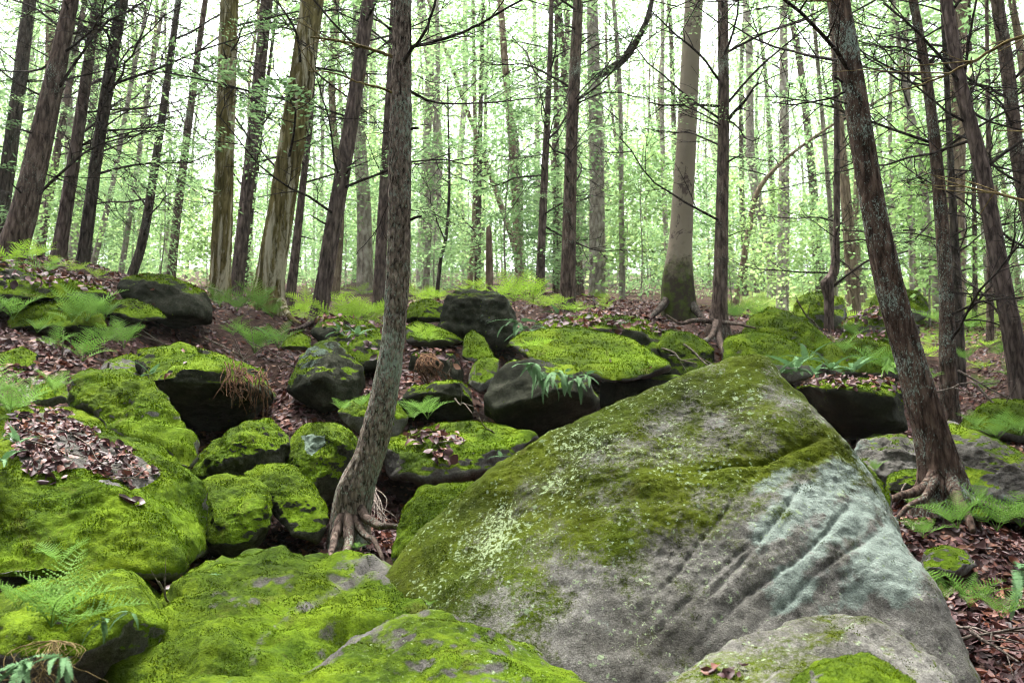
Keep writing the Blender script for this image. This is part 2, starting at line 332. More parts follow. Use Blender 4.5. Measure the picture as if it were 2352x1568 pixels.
# ------------------------------------------------------------------ standing trees: (Y distance, [(x, y, width)...] bottom to top, bark, dead branches, label)
TREES = [
 ('hero', 5.3, [(806,1262,104),(800,1215,86),(818,1115,82),(848,1043,70),(868,971,65),(890,863,56),(905,755,49),(914,612,51),(917,480,51),(920,300,50),(922,150,44),(925,0,40)], 'bark_hero', 0,
  'slender flaky-barked trunk with pale lichen bending out between mossy boulders'),
 ('lean', 6.0, [(2168,1150,120),(2162,1079,92),(2133,971,76),(2080,791,65),(2044,659,63),(2011,504,54),(1982,336,53),(1955,168,51),(1925,0,50)], 'bark_red', 3,
  'reddish-brown leaning trunk with a streak of mint lichen and spreading surface roots'),
 ('b', 10.5, [(20,610,70),(60,470,60),(108,260,50),(164,0,34)], 'bark_brown', 16, 'thick grey-brown slanting trunk rising behind the ferny ledge'),
 ('a', 16, [(-25,620,36),(4,483,34),(35,260,32),(63,42,30)], 'bark_dark', 12, 'dark greenish slanting trunk beside the thick grey-brown one on the ledge'),
 ('c', 20, [(92,600,22),(97,546,20),(140,300,16),(180,84,13)], 'bark_brown', 14, 'thin grey trunk seen between the two slanting trunks on the ferny ledge'),
 ('d', 12, [(135,590,34),(142,540,31),(185,270,26),(223,0,20)], 'bark_purple', 14, 'straight purplish-brown trunk between the thick slanting trunk and the dark mint-stained one'),
 ('e', 11.5, [(188,610,30),(194,570,28),(225,340,27),(262,110,27),(281,0,26)], 'bark_dark', 14, 'dark brown trunk with a mint-green stained foot at the ledge end'),
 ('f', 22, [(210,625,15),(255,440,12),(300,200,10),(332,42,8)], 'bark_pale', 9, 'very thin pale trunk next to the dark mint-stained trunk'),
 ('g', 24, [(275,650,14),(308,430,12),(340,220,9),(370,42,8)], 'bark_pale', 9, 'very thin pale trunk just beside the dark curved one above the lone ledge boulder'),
 ('h', 16, [(298,650,23),(330,540,21),(368,300,18),(410,0,14)], 'bark_dark', 14, 'thin dark trunk curving up behind the ledge boulder'),
 ('i', 18, [(392,665,22),(402,540,20),(437,252,17),(466,42,13)], 'bark_brown', 12, 'slim brown trunk standing clear between dark curved trunk and ridged yellow trunk'),
 ('j', 12.5, [(502,690,50),(506,640,46),(514,420,42),(520,200,42),(527,0,41)], 'bark_yellow', 6, 'upright olive-yellow trunk with dark knots and pale bark ridges'),
 ('k', 15, [(540,670,33),(546,640,31),(580,320,29),(613,0,28)], 'bark_purple', 14, 'smooth purplish trunk just behind the upright olive-yellow one'),
 ('k2', 22, [(562,660,11),(580,470,10),(617,168,8)], 'bark_dark', 10, 'pole-thin dark trunk between the purplish trunk and the stout yellow-tan one'),
 ('l', 12, [(612,705,80),(620,640,66),(648,470,60),(680,270,58),(718,0,52)], 'bark_yellow', 5, 'stoutest yellow-tan trunk with long pale bark ridges and a flared foot'),
 ('m', 15, [(660,735,26),(672,640,22),(695,430,16),(712,290,13),(722,120,11)], 'bark_purple', 12, 'slim purplish trunk close behind the stoutest yellow-tan trunk'),
 ('n', 11.5, [(722,765,46),(738,690,40),(765,520,37),(800,320,35),(848,0,30)], 'bark_purple', 12, 'dark purple-brown trunk curving up from among light ferns'),
 ('o', 15, [(868,720,30),(872,640,28),(886,380,24),(900,140,20),(906,0,18)], 'bark_purple', 14, 'purple-brown trunk showing just behind the lichened bending trunk'),
 ('q', 15, [(1240,672,22),(1244,560,19),(1252,378,16),(1262,160,12),(1267,0,10)], 'bark_purple', 18, 'thin purplish trunk with many dead side branches beside a brown one'),
 ('r', 13, [(1300,715,40),(1304,660,36),(1311,378,28),(1320,170,26),(1328,0,23)], 'bark_brown', 18, 'straight brown trunk with stubby dead branches above the mossy slabs'),
 ('w2', 22, [(1096,670,15),(1098,540,14),(1101,378,12),(1105,200,10)], 'bark_brown', 8, 'thin brown trunk standing behind the broken snag'),
 ('w3', 24, [(1078,672,14),(1088,540,12),(1092,380,11),(1090,230,9)], 'bark_tan', 8, 'thin tan trunk paired with a brown one behind the broken snag'),
 ('pk', 26, [(1205,665,15),(1180,560,15),(1150,470,14),(1126,400,13),(1090,300,11)], 'bark_tan', 5, 'pinkish-tan trunk leaning over behind the broken snag'),
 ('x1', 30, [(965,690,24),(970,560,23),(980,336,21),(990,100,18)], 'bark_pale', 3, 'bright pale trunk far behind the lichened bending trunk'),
 ('dk', 16, [(1003,690,9),(1012,600,8),(1025,540,7),(1032,430,6),(1030,300,4)], 'bark_dark', 5, 'thin dark curved sapling behind the block boulder'),
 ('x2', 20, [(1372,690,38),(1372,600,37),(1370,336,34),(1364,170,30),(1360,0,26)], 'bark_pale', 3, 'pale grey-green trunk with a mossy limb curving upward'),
 ('x3', 22, [(1276,690,16),(1277,560,15),(1277,378,14),(1278,100,10)], 'bark_brown', 8, 'dull brown trunk hidden half behind the straight brown trunk'),
 ('beech', 12.5, [(1560,735,84),(1556,660,74),(1560,590,60),(1564,540,54),(1572,400,49),(1576,336,47),(1586,130,44),(1594,0,42)], 'bark_beech', 0, 'smooth pale beech trunk with dark scars and a mossy swollen foot'),
 ('t', 11.5, [(1648,775,58),(1650,735,42),(1654,659,32),(1660,400,27),(1662,200,25),(1660,0,23)], 'bark_brown', 16, 'straight brown trunk gripping the boulders with twisting roots beside the beech'),
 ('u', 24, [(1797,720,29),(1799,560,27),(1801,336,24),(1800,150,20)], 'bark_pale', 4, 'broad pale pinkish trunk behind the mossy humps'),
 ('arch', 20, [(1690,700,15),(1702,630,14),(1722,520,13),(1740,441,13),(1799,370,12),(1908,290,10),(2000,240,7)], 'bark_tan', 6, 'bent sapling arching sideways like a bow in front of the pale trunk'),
 ('v', 13.5, [(1902,760,24),(1904,690,21),(1900,650,30),(1916,620,22),(1921,560,15),(1922,420,14),(1921,252,12),(1915,60,9)], 'bark_purple', 10, 'thin trunk with a swollen elbow knob low down above the mossy humps'),
 ('w', 18, [(1962,720,32),(1958,640,29),(1945,480,25),(1929,294,19),(1915,100,15)], 'bark_tan', 10, 'tan trunk behind the elbowed thin trunk'),
 ('y', 10, [(2182,985,42),(2176,800,36),(2173,659,31),(2152,378,27),(2127,168,22),(2097,0,19)], 'bark_red', 16, 'slim reddish trunk standing between the leaning trunk and the litter slope'),
 ('z', 9.5, [(2352,935,50),(2328,780,44),(2299,630,40),(2253,378,34),(2210,210,31),(2173,0,27)], 'bark_purple', 16, 'dark purplish trunk slanting steeply up from the litter slope'),
 ('aa', 11, [(2420,800,36),(2385,600,34),(2340,378,31),(2315,168,30),(2290,0,28)], 'bark_brown', 14, 'rough brown trunk slanting beyond the dark purplish one'),
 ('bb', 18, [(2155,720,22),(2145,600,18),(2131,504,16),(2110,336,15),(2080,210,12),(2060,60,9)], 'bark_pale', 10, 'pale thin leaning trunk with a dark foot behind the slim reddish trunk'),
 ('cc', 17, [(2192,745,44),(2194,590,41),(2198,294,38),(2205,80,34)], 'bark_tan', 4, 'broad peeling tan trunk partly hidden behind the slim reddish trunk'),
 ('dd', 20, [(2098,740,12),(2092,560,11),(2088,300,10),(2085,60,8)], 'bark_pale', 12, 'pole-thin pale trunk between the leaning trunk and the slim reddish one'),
 ('ee', 12, [(2208,985,26),(2206,880,25),(2200,700,21),(2190,500,17),(2180,300,13)], 'bark_dark', 8, 'thin dark trunk close behind the slim reddish one'),
 ('ff', 14, [(2275,790,17),(2274,680,15),(2272,450,13),(2268,150,9)], 'bark_brown', 10, 'thin brown pole behind the dark purplish slanting trunk'),
 ('gg', 17, [(2238,760,12),(2240,640,11),(2236,400,9),(2230,150,7)], 'bark_brown', 9, 'very thin brown pole between two slanting trunks on the litter slope'),
]
# ------------------------------------------------------------------ ground: seen litter, soil in the hollows, far slope
GP = [(2330,1520,3.9),(2200,1480,4.0),(2300,1250,6.0),(2240,1160,7.2),(2050,1165,6.4),(2090,1230,5.6),(2250,860,12),(2150,820,12),(2300,760,15),(2250,700,20),(2100,750,16),(1950,760,14),(2352,1010,8.5),
 (1300,702,14),(1450,722,12.2),(1400,710,13.5),(1200,705,14),(1700,752,12.5),(1800,740,15),(1000,815,9.8),(1080,800,10),(950,940,7.6),(1100,900,8.6),(1120,960,8.6),
 (450,742,10.6),(600,745,11.2),(350,805,9.0),(150,785,8.2),(60,850,7.2),(240,850,7.6),(690,930,7.6),(700,965,7.0),(640,900,8.2),(430,1045,6.8),(520,1015,8.4),(560,1010,8.2),(420,1000,7.0),
 (50,600,10.4),(200,612,11),(250,650,11),(400,668,14),(420,720,11),(520,690,13),(650,730,13),(880,720,13),(960,700,15),(1100,690,16),
 (640,1245,5.6),(680,1250,5.5),(900,1180,6.6),(920,1150,7),(1250,960,9.5),(1400,880,10.0),(1950,1015,8.4),(2000,1010,8.5),(1300,1000,7.5),
 (100,1350,4.3),(300,1345,4.5),(700,1300,4.9),(870,1275,5.0),(740,1285,5.0),(-200,900,7),(-200,1250,5),(-150,640,11),(2600,900,10),(2600,1300,6),(2550,760,15),
 (1300,1500,5.0),(1800,1300,5.6),(2000,1200,5.9)]
FAR = [(x, y0 + (x > 1700) * 25, d) for x in (-700, -200, 300, 800, 1300, 1800, 2300, 2800) for y0, d in ((672, 26), (655, 45), (640, 70))]
gpts = [W(*p) for p in GP + FAR]
gpts += [np.array([x, y, z]) for x, y, z in ((-3,0,-1.5),(0,0,-1.5),(3,0,-1.5),(-1.5,2,-1.25),(1.5,2,-1.2),(0,3,-1.1),(-2,-3,-1.9),(2,-3,-1.9),(3.2,3,-.9),(-3.2,3,-.8))]
for t in TREES:
    x, y, w = t[2][0]; gpts.append(WY(x, y, t[1]))
gpts = np.array(gpts)
def _warp(XY):
    r = np.hypot(XY[:, 0], XY[:, 1]) + 1e-6; f = np.log1p(r / 4) * 4 / r
    return XY * f[:, None]
_A = _warp(gpts[:, :2]); _n = len(_A)
def _ker(A, B):
    return np.sqrt(((A[:, None, :] - B[None, :, :]) ** 2).sum(-1) + .02)
_trend = np.linalg.lstsq(np.c_[np.ones(_n), gpts[:, :2]], gpts[:, 2], rcond=None)[0]
_res = gpts[:, 2] - np.c_[np.ones(_n), gpts[:, :2]] @ _trend
_K = np.block([[_ker(_A, _A) + -.05 * np.eye(_n), np.ones((_n, 1))], [np.ones((1, _n)), np.zeros((1, 1))]])
_wt = np.linalg.solve(_K, np.r_[_res, 0])
def gh(X, Yv):
    X = np.atleast_1d(np.asarray(X, float)); Yv = np.atleast_1d(np.asarray(Yv, float)); o = np.empty(len(X))
    for s in range(0, len(X), 20000):
        XY = np.c_[X[s:s + 20000], Yv[s:s + 20000]]
        o[s:s + 20000] = np.c_[np.ones(len(XY)), XY] @ _trend + _ker(_warp(XY), _A) @ _wt[:-1] + _wt[-1]
    P = np.c_[X, Yv, np.zeros(len(X))]
    near = sstep(60, 8, np.hypot(X, Yv))
    return o + near * (.05 * fbm(P * .9, 3, 3) + .03 * pn(P * 4.1, 9))
def gnorm(X, Yv, e=.06):
    zx = (gh(X + e, Yv) - gh(X - e, Yv)) / (2 * e); zy = (gh(X, Yv + e) - gh(X, Yv - e)) / (2 * e)
    Nn = np.c_[-zx, -zy, np.ones(len(zx))]; return Nn / np.linalg.norm(Nn, axis=1)[:, None]
# ground sheet
nu, nv = 240, 330
tv = np.linspace(0, 1, nv); Yg = -4 + 12 * tv + 160 * np.maximum(tv - .25, 0) ** 3 / .42
ug = np.linspace(-1, 1, nu)
Xg = ug[None, :] * (np.maximum(Yg, 0) * .85 + 5)[:, None]; Yg2 = np.repeat(Yg[:, None], nu, 1)
Zg = gh(Xg.ravel(), Yg2.ravel())
i, j = np.meshgrid(np.arange(nv - 1), np.arange(nu - 1), indexing='ij'); b = (i * nu + j).ravel()
gF = np.stack([b, b + 1, b + nu + 1, b + nu], 1)
GV = np.c_[Xg.ravel(), Yg2.ravel(), Zg]
gpq, _ = proj(GV)
mossg = .12 + .24 * (GV[:, 1] > 14) + .22 * (sstep(1650, 1750, gpq[:, 0]) * sstep(9.5, 11, GV[:, 1]))
ground = link('ground', fast_mesh('ground', GV, gF, M['soil'], True, {'moss': mossg}))
tag(ground, 'sloping forest floor of dark soil strewn with fallen leaves', 'ground', kind='structure')
# ------------------------------------------------------------------ boulders
_ico = {}
def ico(sub):
    if sub not in _ico:
        bm = bmesh.new(); bmesh.ops.create_icosphere(bm, subdivisions=sub, radius=1.0)
        bm.verts.ensure_lookup_table()
        _ico[sub] = (np.array([v.co[:] for v in bm.verts]), np.array([[v.index for v in f.verts] for f in bm.faces])); bm.free()
    return _ico[sub]
def hull_planes(P):
    bm = bmesh.new()
    for p in P: bm.verts.new(p)
    bmesh.ops.convex_hull(bm, input=bm.verts[:]); bm.normal_update()
    pl = []
    for f in bm.faces:
        if f.calc_area() < 1e-7: continue
        n = np.array(f.normal[:]); d = float(n @ np.array(f.verts[0].co[:]))
        if d < 0: n, d = -n, -d
        if not any((n @ q[0]) > .995 and abs(d - q[1]) < .03 for q in pl): pl.append((n, d))
    bm.free(); return np.array([q[0] for q in pl]), np.array([q[1] for q in pl])
def vnormals(V, F):
    fn = np.cross(V[F[:, 1]] - V[F[:, 0]], V[F[:, 2]] - V[F[:, 0]]); N_ = np.zeros_like(V)
    for k in range(3): np.add.at(N_, F[:, k], fn)
    return N_ / (np.linalg.norm(N_, axis=1)[:, None] + 1e-12)
ROCKS = {}
def boulder(key, label, d, back, outline, tilt=.3, bulge=.25, front=None, sub=5, rnd=22, amp=.03, mat='rock', moss=(.35, .75),
            mossk=1.0, mint=0., spk=0., seed=None, carve=None, paint=None, tuft=1.0, tl=1.0, tm='moss', chips=9, strata=0., grow=1.03):
    seed = seed if seed is not None else (sum(ord(c) * (k + 3) for k, c in enumerate(key)) % 997)
    O = np.array([o[:2] for o in outline], float); c = O.mean(0); O = c + (O - c) * grow
    y0, y1 = O[:, 1].min(), O[:, 1].max()
    pts = []
    for k, (x, y) in enumerate(O):
        dd = outline[k][2] if len(outline[k]) > 2 else tilt * (y1 - y) / max(1, y1 - y0)
        pts.append(W(x, y, d + dd)); q = c + (np.array([x, y]) - c) * .82
        pts.append(W(q[0], q[1], d + dd + back))
    if front:
        for (x, y, dd) in front: pts.append(W(x, y, d + dd))
    elif bulge:
        for (x, y) in O:
            q = c + (np.array([x, y]) - c) * .6; dd = tilt * (y1 - q[1]) / max(1, y1 - y0)
            pts.append(W(q[0], q[1], d + dd - bulge))
    pts = np.array(pts); lo, hi = pts.min(0), pts.max(0); cen = (lo + hi) / 2 if False else pts.mean(0); ext = (hi - lo) / 2
    U = (pts - cen) / ext; n, dpl = hull_planes(U)
    if d > 6.6 and sub > 5: sub = 5
    crng = np.random.RandomState(seed + 5)
    for q in range(chips):                       # broken corners and facets
        cn = crng.normal(0, 1, 3); cn /= np.linalg.norm(cn); sup = (U @ cn).max()
        n = np.vstack([n, cn]); dpl = np.r_[dpl, max(sup * crng.uniform(.80, .96), .2)]
    if chips > 5: rnd = max(rnd, 60)
    D, F = ico(sub)
    fdir = -(cen / ext); fdir /= np.linalg.norm(fdir); D = D + (.8 if key == 'hero' else .62) * fdir; D = D / np.linalg.norm(D, axis=1)[:, None]     # finer where it is seen
    r = np.zeros(len(D))
    for s in range(0, len(D), 40000):
        a = np.maximum(D[s:s + 40000] @ n.T, 0) / dpl[None, :]
        mx = a.max(1, keepdims=True) + 1e-9
        r[s:s + 40000] = (mx[:, 0] * ((a / mx) ** rnd).sum(1) ** (1.0 / rnd)) ** -1
    V = cen + D * r[:, None] * ext
    size = float(np.sort(ext)[1]); Nn = vnormals(V, F)
    A = amp / .03
    n1 = fbm(V * (1.1 / size) + seed, 3, seed); n2 = fbm(V * (3.6 / size) + seed, 4, seed + 5); n3 = fbm(V * 26 + seed, 3, seed + 9)
    rdg = fbm(V * (1.7 / size) - seed, 3, seed + 3, ridged=True)
    disp = size * A * (.040 * n1 + .035 * n2 + .04 * (rdg - .2)) + .006 * n3
    if strata:
        zz = V[:, 2] + .12 * V[:, 0] + .06 * n1
        disp += strata * pn(np.c_[V[:, 0] * .7, V[:, 1] * .7, zz * 14], seed) * .05
    V = V + Nn * disp[:, None]
    Q, dep = proj(V)
    if carve is not None:
        V = carve(V, Nn, Q); Q, dep = proj(V)
    Nn = vnormals(V, F)
    nz = Nn[:, 2]
    big = fbm(V * 1.9 + 3.1, 4, seed + 31)
    mo = mossk * sstep(moss[0], moss[1], nz + .45 * big)
    mi = np.clip(mint * (.55 + 1.3 * fbm(V * 2.3, 3, seed + 41)), 0, 1) if mint else np.zeros(len(V))
    sk = np.full(len(V), spk)
    if paint is not None: mo, mi, sk = paint(V, Nn, Q, mo, mi, sk, big)
    base = np.array([cen[0], cen[1], V[:, 2].min()])
    me = fast_mesh('boulder', V - base, F, M[mat], True, {'moss': mo, 'mint': mi, 'spk': sk})
    o = tag(link('boulder', me, loc=base), label, 'boulder', 'boulders')
    # moss cushions: small upright leaves wherever the moss grows, facing the open side
    dm = float(np.median(dep)); sp = .0021 * max(dm, 2.6) / math.sqrt(tuft) if tuft else 0
    if tuft:
        fc = V[F].mean(1); fN = np.cross(V[F[:, 1]] - V[F[:, 0]], V[F[:, 2]] - V[F[:, 0]]); ar = np.linalg.norm(fN, axis=1) / 2; fN /= (2 * ar[:, None] + 1e-12)
        view = -(fc / np.linalg.norm(fc, axis=1)[:, None])
        fm = mo[F].mean(1) + .7 * pn(fc * 11, 77) + .5 * pn(fc * 40, 78)
        wgt = ar * sstep(.38, .8, fm) * ((fN * view).sum(1) > -.25)
        cnt = int(min(wgt.sum() / sp ** 2, 115000))
        if cnt > 50:
            pick = np.searchsorted(np.cumsum(wgt) / wgt.sum(), rs.rand(cnt)); pick = np.minimum(pick, len(F) - 1)
            u, v = rs.rand(cnt), rs.rand(cnt); fl = u + v > 1; u[fl], v[fl] = 1 - u[fl], 1 - v[fl]
            T = V[F[pick]]; P = T[:, 0] + u[:, None] * (T[:, 1] - T[:, 0]) + v[:, None] * (T[:, 2] - T[:, 0])
            L = tl * (.0010 + .0008 * rs.rand(cnt)) * max(dm, 2.8) * (.6 + .8 * np.clip(pn(P * 9, 5) + .5, 0, 1))
            Vv, Ff = [], []
            for b in range(2):
                dr = fN[pick] * .8 + np.array([0, 0, .45]) + rs.normal(0, .34, (cnt, 3)); dr /= np.linalg.norm(dr, axis=1)[:, None]
                sd = np.cross(dr, rs.normal(0, 1, (cnt, 3))); sd /= np.linalg.norm(sd, axis=1)[:, None] + 1e-9
                b0 = P - fN[pick] * .002
                Vv += [b0 + sd * (L * .36)[:, None], b0 - sd * (L * .36)[:, None], b0 + dr * L[:, None]]
            VV = np.stack(Vv, 1).reshape(-1, 3); FF = np.arange(len(VV)).reshape(-1, 3)
            mm = link('moss', fast_mesh('moss', VV - base, FF, M[tm], False), o); tag(mm, kind='stuff')
    ROCKS[key] = dict(o=o, V=V, F=F, N=Nn, Q=Q, dep=dep, mo=mo)
    return o
# ---- the great leaning boulder: diagonal joints carved in, moss on its upper shoulder, mint lichen low down
GRV = [([(1903,1003),(1850,1022),(1804,1043),(1757,1061),(1667,1069),(1590,1075)], 12, .035, .035),
 ([(1969,1144),(1930,1190),(1894,1231),(1829,1292),(1757,1331),(1690,1375),(1630,1440)], 9, .034, .028),
 ([(2027,1220),(1923,1285),(1865,1328),(1811,1382),(1739,1436),(1700,1490)], 8, .030, .024),
 ([(1865,1083),(1811,1166),(1750,1234),(1692,1303),(1600,1390)], 8, .030, .018),
 ([(1707,1112),(1642,1213),(1577,1292),(1523,1346),(1440,1440)], 7, .022, .012),
 ([(1757,1220),(1656,1306),(1595,1364),(1541,1429),(1480,1490)], 7, .026, .014),
 ([(1730,1360),(1685,1389),(1630,1450),(1577,1508)], 6, .018, .010),
 ([(2060,1240),(1990,1300),(1900,1350),(1850,1400)], 6, .010, .010),
 ([(1420,1010),(1350,1050),(1280,1080),(1230,1110)], 9, .016, .012)]
def hero_carve(V, Nn, Q):
    fr = (Nn @ np.array([0, -.75, .66])) > .05
    wob = np.c_[pn(V * 4, 3), pn(V * 4, 4)] * 12
    d = np.zeros(len(V))
    for ln, w, dp, st in GRV:
        w = w * .58; st = st * .2; dp = dp * .55; ds, side = seg_dist(Q + wob, ln); en = np.minimum(np.hypot(*(Q - ln[0]).T), np.hypot(*(Q - ln[-1]).T)); fade = sstep(0, 60, en) * .8 + .2
        d -= dp * np.exp(-(ds / w) ** 1.3) * fade
        d += st * np.where(side > 0, np.exp(-ds / (w * 9)), -.2 * np.exp(-ds / (w * 6))) * fade
    d += .006 * fbm(V * 5, 4, 91) + .018 * fbm(V * 2.2, 3, 92)
    d += .003 * fbm(V * np.array([9, 9, 22]), 3, 95, ridged=True) + .0045 * fbm(V * 38, 4, 96, gain=.6)
    return V + Nn * (d * fr)[:, None]
MINT = [(1880,1130,130,50),(1930,1205,140,48),(2010,1275,110,52),(2062,1330,60,80),(1850,1290,120,32),(1785,1205,90,38),(1830,1365,90,24),(1780,1095,90,22),(1985,1345,80,30)]
def hero_paint(V, Nn, Q, mo, mi, sk, big):
    x, y = Q[:, 0], Q[:, 1]; c_, s_ = .78, -.62
    upper = sstep(150, -130, y - (1130 + (1800 - x) * .24))
    m = .395 + .31 * upper + .30 * big + .22 * fbm(V * 5.5, 3, 58) - .12 * sstep(1450, 1800, x) * sstep(1150, 1300, y)
    m += .42 * np.exp(-(seg_dist(Q, [(1900,1020),(1804,1060),(1757,1080),(1600,1090),(1480,1120)])[0] / 24) ** 2)
    m += .5 * np.exp(-(np.hypot((x - 1800) / 40, (y - 1180) / 24)) ** 2) + .4 * np.exp(-(np.hypot((x - 2090) / 40, (y - 1390) / 60)) ** 2)
    m += .35 * np.exp(-(seg_dist(Q, [(1900,1005),(1960,1060),(2060,1180),(2120,1290),(2180,1440),(2260,1568)])[0] / 14) ** 2)
    m += .30 * np.exp(-(seg_dist(Q, [(900,1320),(1060,1140),(1270,1020),(1500,915),(1700,850)])[0] / 55) ** 2)
    m += .3 * np.exp(-(np.hypot((x - 960) / 130, (y - 1330) / 120)) ** 2) - .16 * sstep(1300, 1480, y) * sstep(1150, 1400, x)
    mi2 = np.zeros(len(V))
    for cx, cy_, ra, rb in MINT:
        ex, ey = x - cx, y - cy_; mi2 = np.maximum(mi2, np.exp(-(((ex * c_ + ey * s_) / ra) ** 2 + ((-ex * s_ + ey * c_) / rb) ** 2)))
    mi2 = .85 * mi2 + .45 * fbm(V * 4.2, 4, 55) + .10 + .10 * sstep(1500, 1850, x)
    m = m - .35 * np.clip(mi2, 0, 1)
    sk = .39 + .12 * sstep(1850, 1500, x) * sstep(1560, 1300, y) + .24 * fbm(V * 2.6, 3, 57) - .2 * np.clip(mi2, 0, 1)
    return np.clip(m, 0, 1), np.clip(mi2, 0, 1), sk
boulder('hero', 'great leaning grey boulder with diagonal cracks, mossy shoulder and mint lichen', 0, 1.1,
 [(880,1330,3.85),(925,1265,3.9),(1060,1122,4.0),(1160,1062,4.05),(1265,1000,4.1),(1330,948,4.12),(1450,902,4.15),(1510,880,4.2),(1640,842,4.25),(1692,810,4.3),(1735,803,4.3),(1770,815,4.3),
  (1832,888,4.2),(1888,955,4.05),(1905,1005,4.0),(1962,1060,3.9),(2062,1180,3.7),(2122,1290,3.5),(2185,1440,3.3),(2290,1600,3.2),(2000,1680,3.02),(1700,1680,3.0),(1400,1640,3.05),(1000,1540,3.3),(900,1430,3.6)],
 front=[(1500,1250,3.42),(1900,1250,3.42),(1750,1000,3.93),(1250,1250,3.56)], sub=7, rnd=60, amp=.015, carve=hero_carve, paint=hero_paint, grow=1.006, tuft=1.6, tl=.8, tm='moss_olive', chips=0, mat='rock_hero')
# ---- ledges at the foot of the great boulder
B = boulder
def front_paint(V, Nn, Q, mo, mi, sk, big):
    g = np.exp(-(seg_dist(Q, [(880,1315),(790,1345),(690,1400),(600,1460),(580,1520)])[0] / 20) ** 2)
    w_ = .4 * np.exp(-(seg_dist(Q, [(430,1320),(330,1440),(230,1530)])[0] / 40) ** 2)
    return np.clip(np.clip(mo * .35 + .62 + .5 * big + w_, 0, 1) - .45 * g, 0, 1), mi, sk
B('a1', 'broad moss-covered ledge rock with grey rubbed streak below the bending trunk', 2.75, 1.0,
 [(150,1620,.1),(240,1510,.3),(330,1430,.5),(440,1310,.95),(520,1275,1.1),(610,1262,1.2),(700,1272,1.2),(770,1295,1.2),(880,1300,1.15),(990,1390,.9),(1060,1480,.6),(1100,1620,.2),(600,1700,-.1)],
 front=[(600,1480,.35),(800,1420,.6)], sub=6, rnd=34, amp=.06, moss=(.3, .8), spk=.15, paint=front_paint, tm='moss_mid', chips=4, grow=1.0, tuft=1.4)
B('a2', 'low olive-mossed rock hump lying against the foot of the great boulder', 2.45, .6,
 [(540,1640,.1),(700,1535,.3),(830,1470,.5),(930,1420,.62),(1010,1402,.66),(1090,1440,.6),(1230,1510,.45),(1380,1575,.3),(1450,1650,.1),(1000,1720,-.1)],
 front=[(1000,1530,.2)], sub=6, rnd=30, amp=.04, moss=(.45, 1.15), mossk=.8, spk=.45, mint=.15, tm='moss_olive', chips=4, grow=1.0, tuft=1.3)
B('a3', 'small moss-topped rock hump in front of the broad ledge rock', 2.3, .5, [(230,1680,.1),(330,1590,.3),(470,1555,.4),(640,1560,.4),(760,1640,.2),(500,1740,-.1)], sub=5, rnd=24, moss=(.2, .7), tm='moss_mid', chips=4, grow=1.0)
B('b1', 'curved grey ledge with thin moss rim at the great boulder foot', 2.2, .75,
 [(1380,1640,.1),(1560,1552,.38),(1700,1530,.4),(1760,1478,.48),(1810,1428,.55),(1890,1402,.6),(1985,1404,.6),(2070,1448,.55),(2160,1510,.5),(2230,1600,.35),(1900,1720,-.1)],
 front=[(1900,1520,.22)], sub=6, rnd=34, amp=.03, moss=(.55, 1.15), mossk=.6, mat='rock_hero', spk=.40, mint=.25, tm='moss_olive', chips=4, grow=1.0)
B('b2', 'small bright-mossed knob of rock beside the curved grey ledge', 1.95, .4, [(1760,1640,.1),(1850,1530,.3),(1920,1505,.35),(1990,1495,.36),(2050,1535,.3),(2130,1590,.2),(1950,1700,-.05)], sub=6, rnd=26, amp=.03, moss=(.3, .8), spk=.35, chips=4, grow=1.0)
B('c1', 'rounded mossy rock with grey patch behind the lacy ferns', 3.0, .8, [(-120,1420,.5),(0,1362,.55),(120,1318,.6),(250,1302,.62),(330,1320,.62),(400,1370,.6),(430,1440,.5),(330,1560,.2),(100,1640,-.1),(-150,1600,0)], sub=6, rnd=20, amp=.04, moss=(-.4, .35), mint=.1, spk=.2, tm='moss_mid', chips=4, grow=1.0)
# ---- big moss mound and its neighbours
def litter_paint(V, Nn, Q, mo, mi, sk, big):
    p = in_poly(Q + 25 * np.c_[pn(V * 4, 1), pn(V * 4, 2)], [(20,975),(110,950),(190,985),(290,1040),(370,1085),(300,1110),(190,1085),(90,1090),(40,1060)])
    return np.clip(np.where(p, .3, mo + .22), -1, 1), mi, sk
B('d', 'largest rounded moss mound carrying a drift of fallen brown leaves', 3.75, 1.2,
 [(-160,960,1.5),(60,925,1.6),(200,945,1.6),(330,1000,1.4),(420,1070,1.2),(465,1130,1.0),(515,1205,.75),(530,1260,.5),(500,1300,.35),(390,1345,.1),(150,1360,-.05),(-200,1360,0)],
 front=[(-60,1110,.45),(100,1085,.42),(220,1085,.42),(330,1120,.45),(440,1190,.5),(300,1240,.12),(50,1240,.1)], sub=7, rnd=26, amp=.035, moss=(-.25, .25), paint=litter_paint, chips=4, grow=1.0, tuft=1.7)
B('e', 'bright-green mossy rock saddle above the leaf drift', 5.0, .8, [(150,920),(172,872),(205,852),(300,858),(352,876),(372,920),(388,965),(440,1020),(440,1090),(330,1050),(200,990)], tilt=.7, bulge=.12, sub=6, rnd=20, amp=.05, moss=(.05, .5), tuft=1.5)
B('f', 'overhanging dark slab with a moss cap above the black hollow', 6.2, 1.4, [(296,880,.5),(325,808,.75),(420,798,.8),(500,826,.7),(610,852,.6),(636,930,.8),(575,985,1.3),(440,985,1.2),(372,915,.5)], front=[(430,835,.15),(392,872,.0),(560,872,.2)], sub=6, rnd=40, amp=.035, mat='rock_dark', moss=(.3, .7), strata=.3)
B('f2', 'dark stone wall closing the back of the black hollow', 8.2, .8, [(370,900),(640,900),(660,1050),(380,1060)], tilt=0, bulge=.1, sub=4, mat='rock_dark', moss=(.8, 1.2), tuft=0)
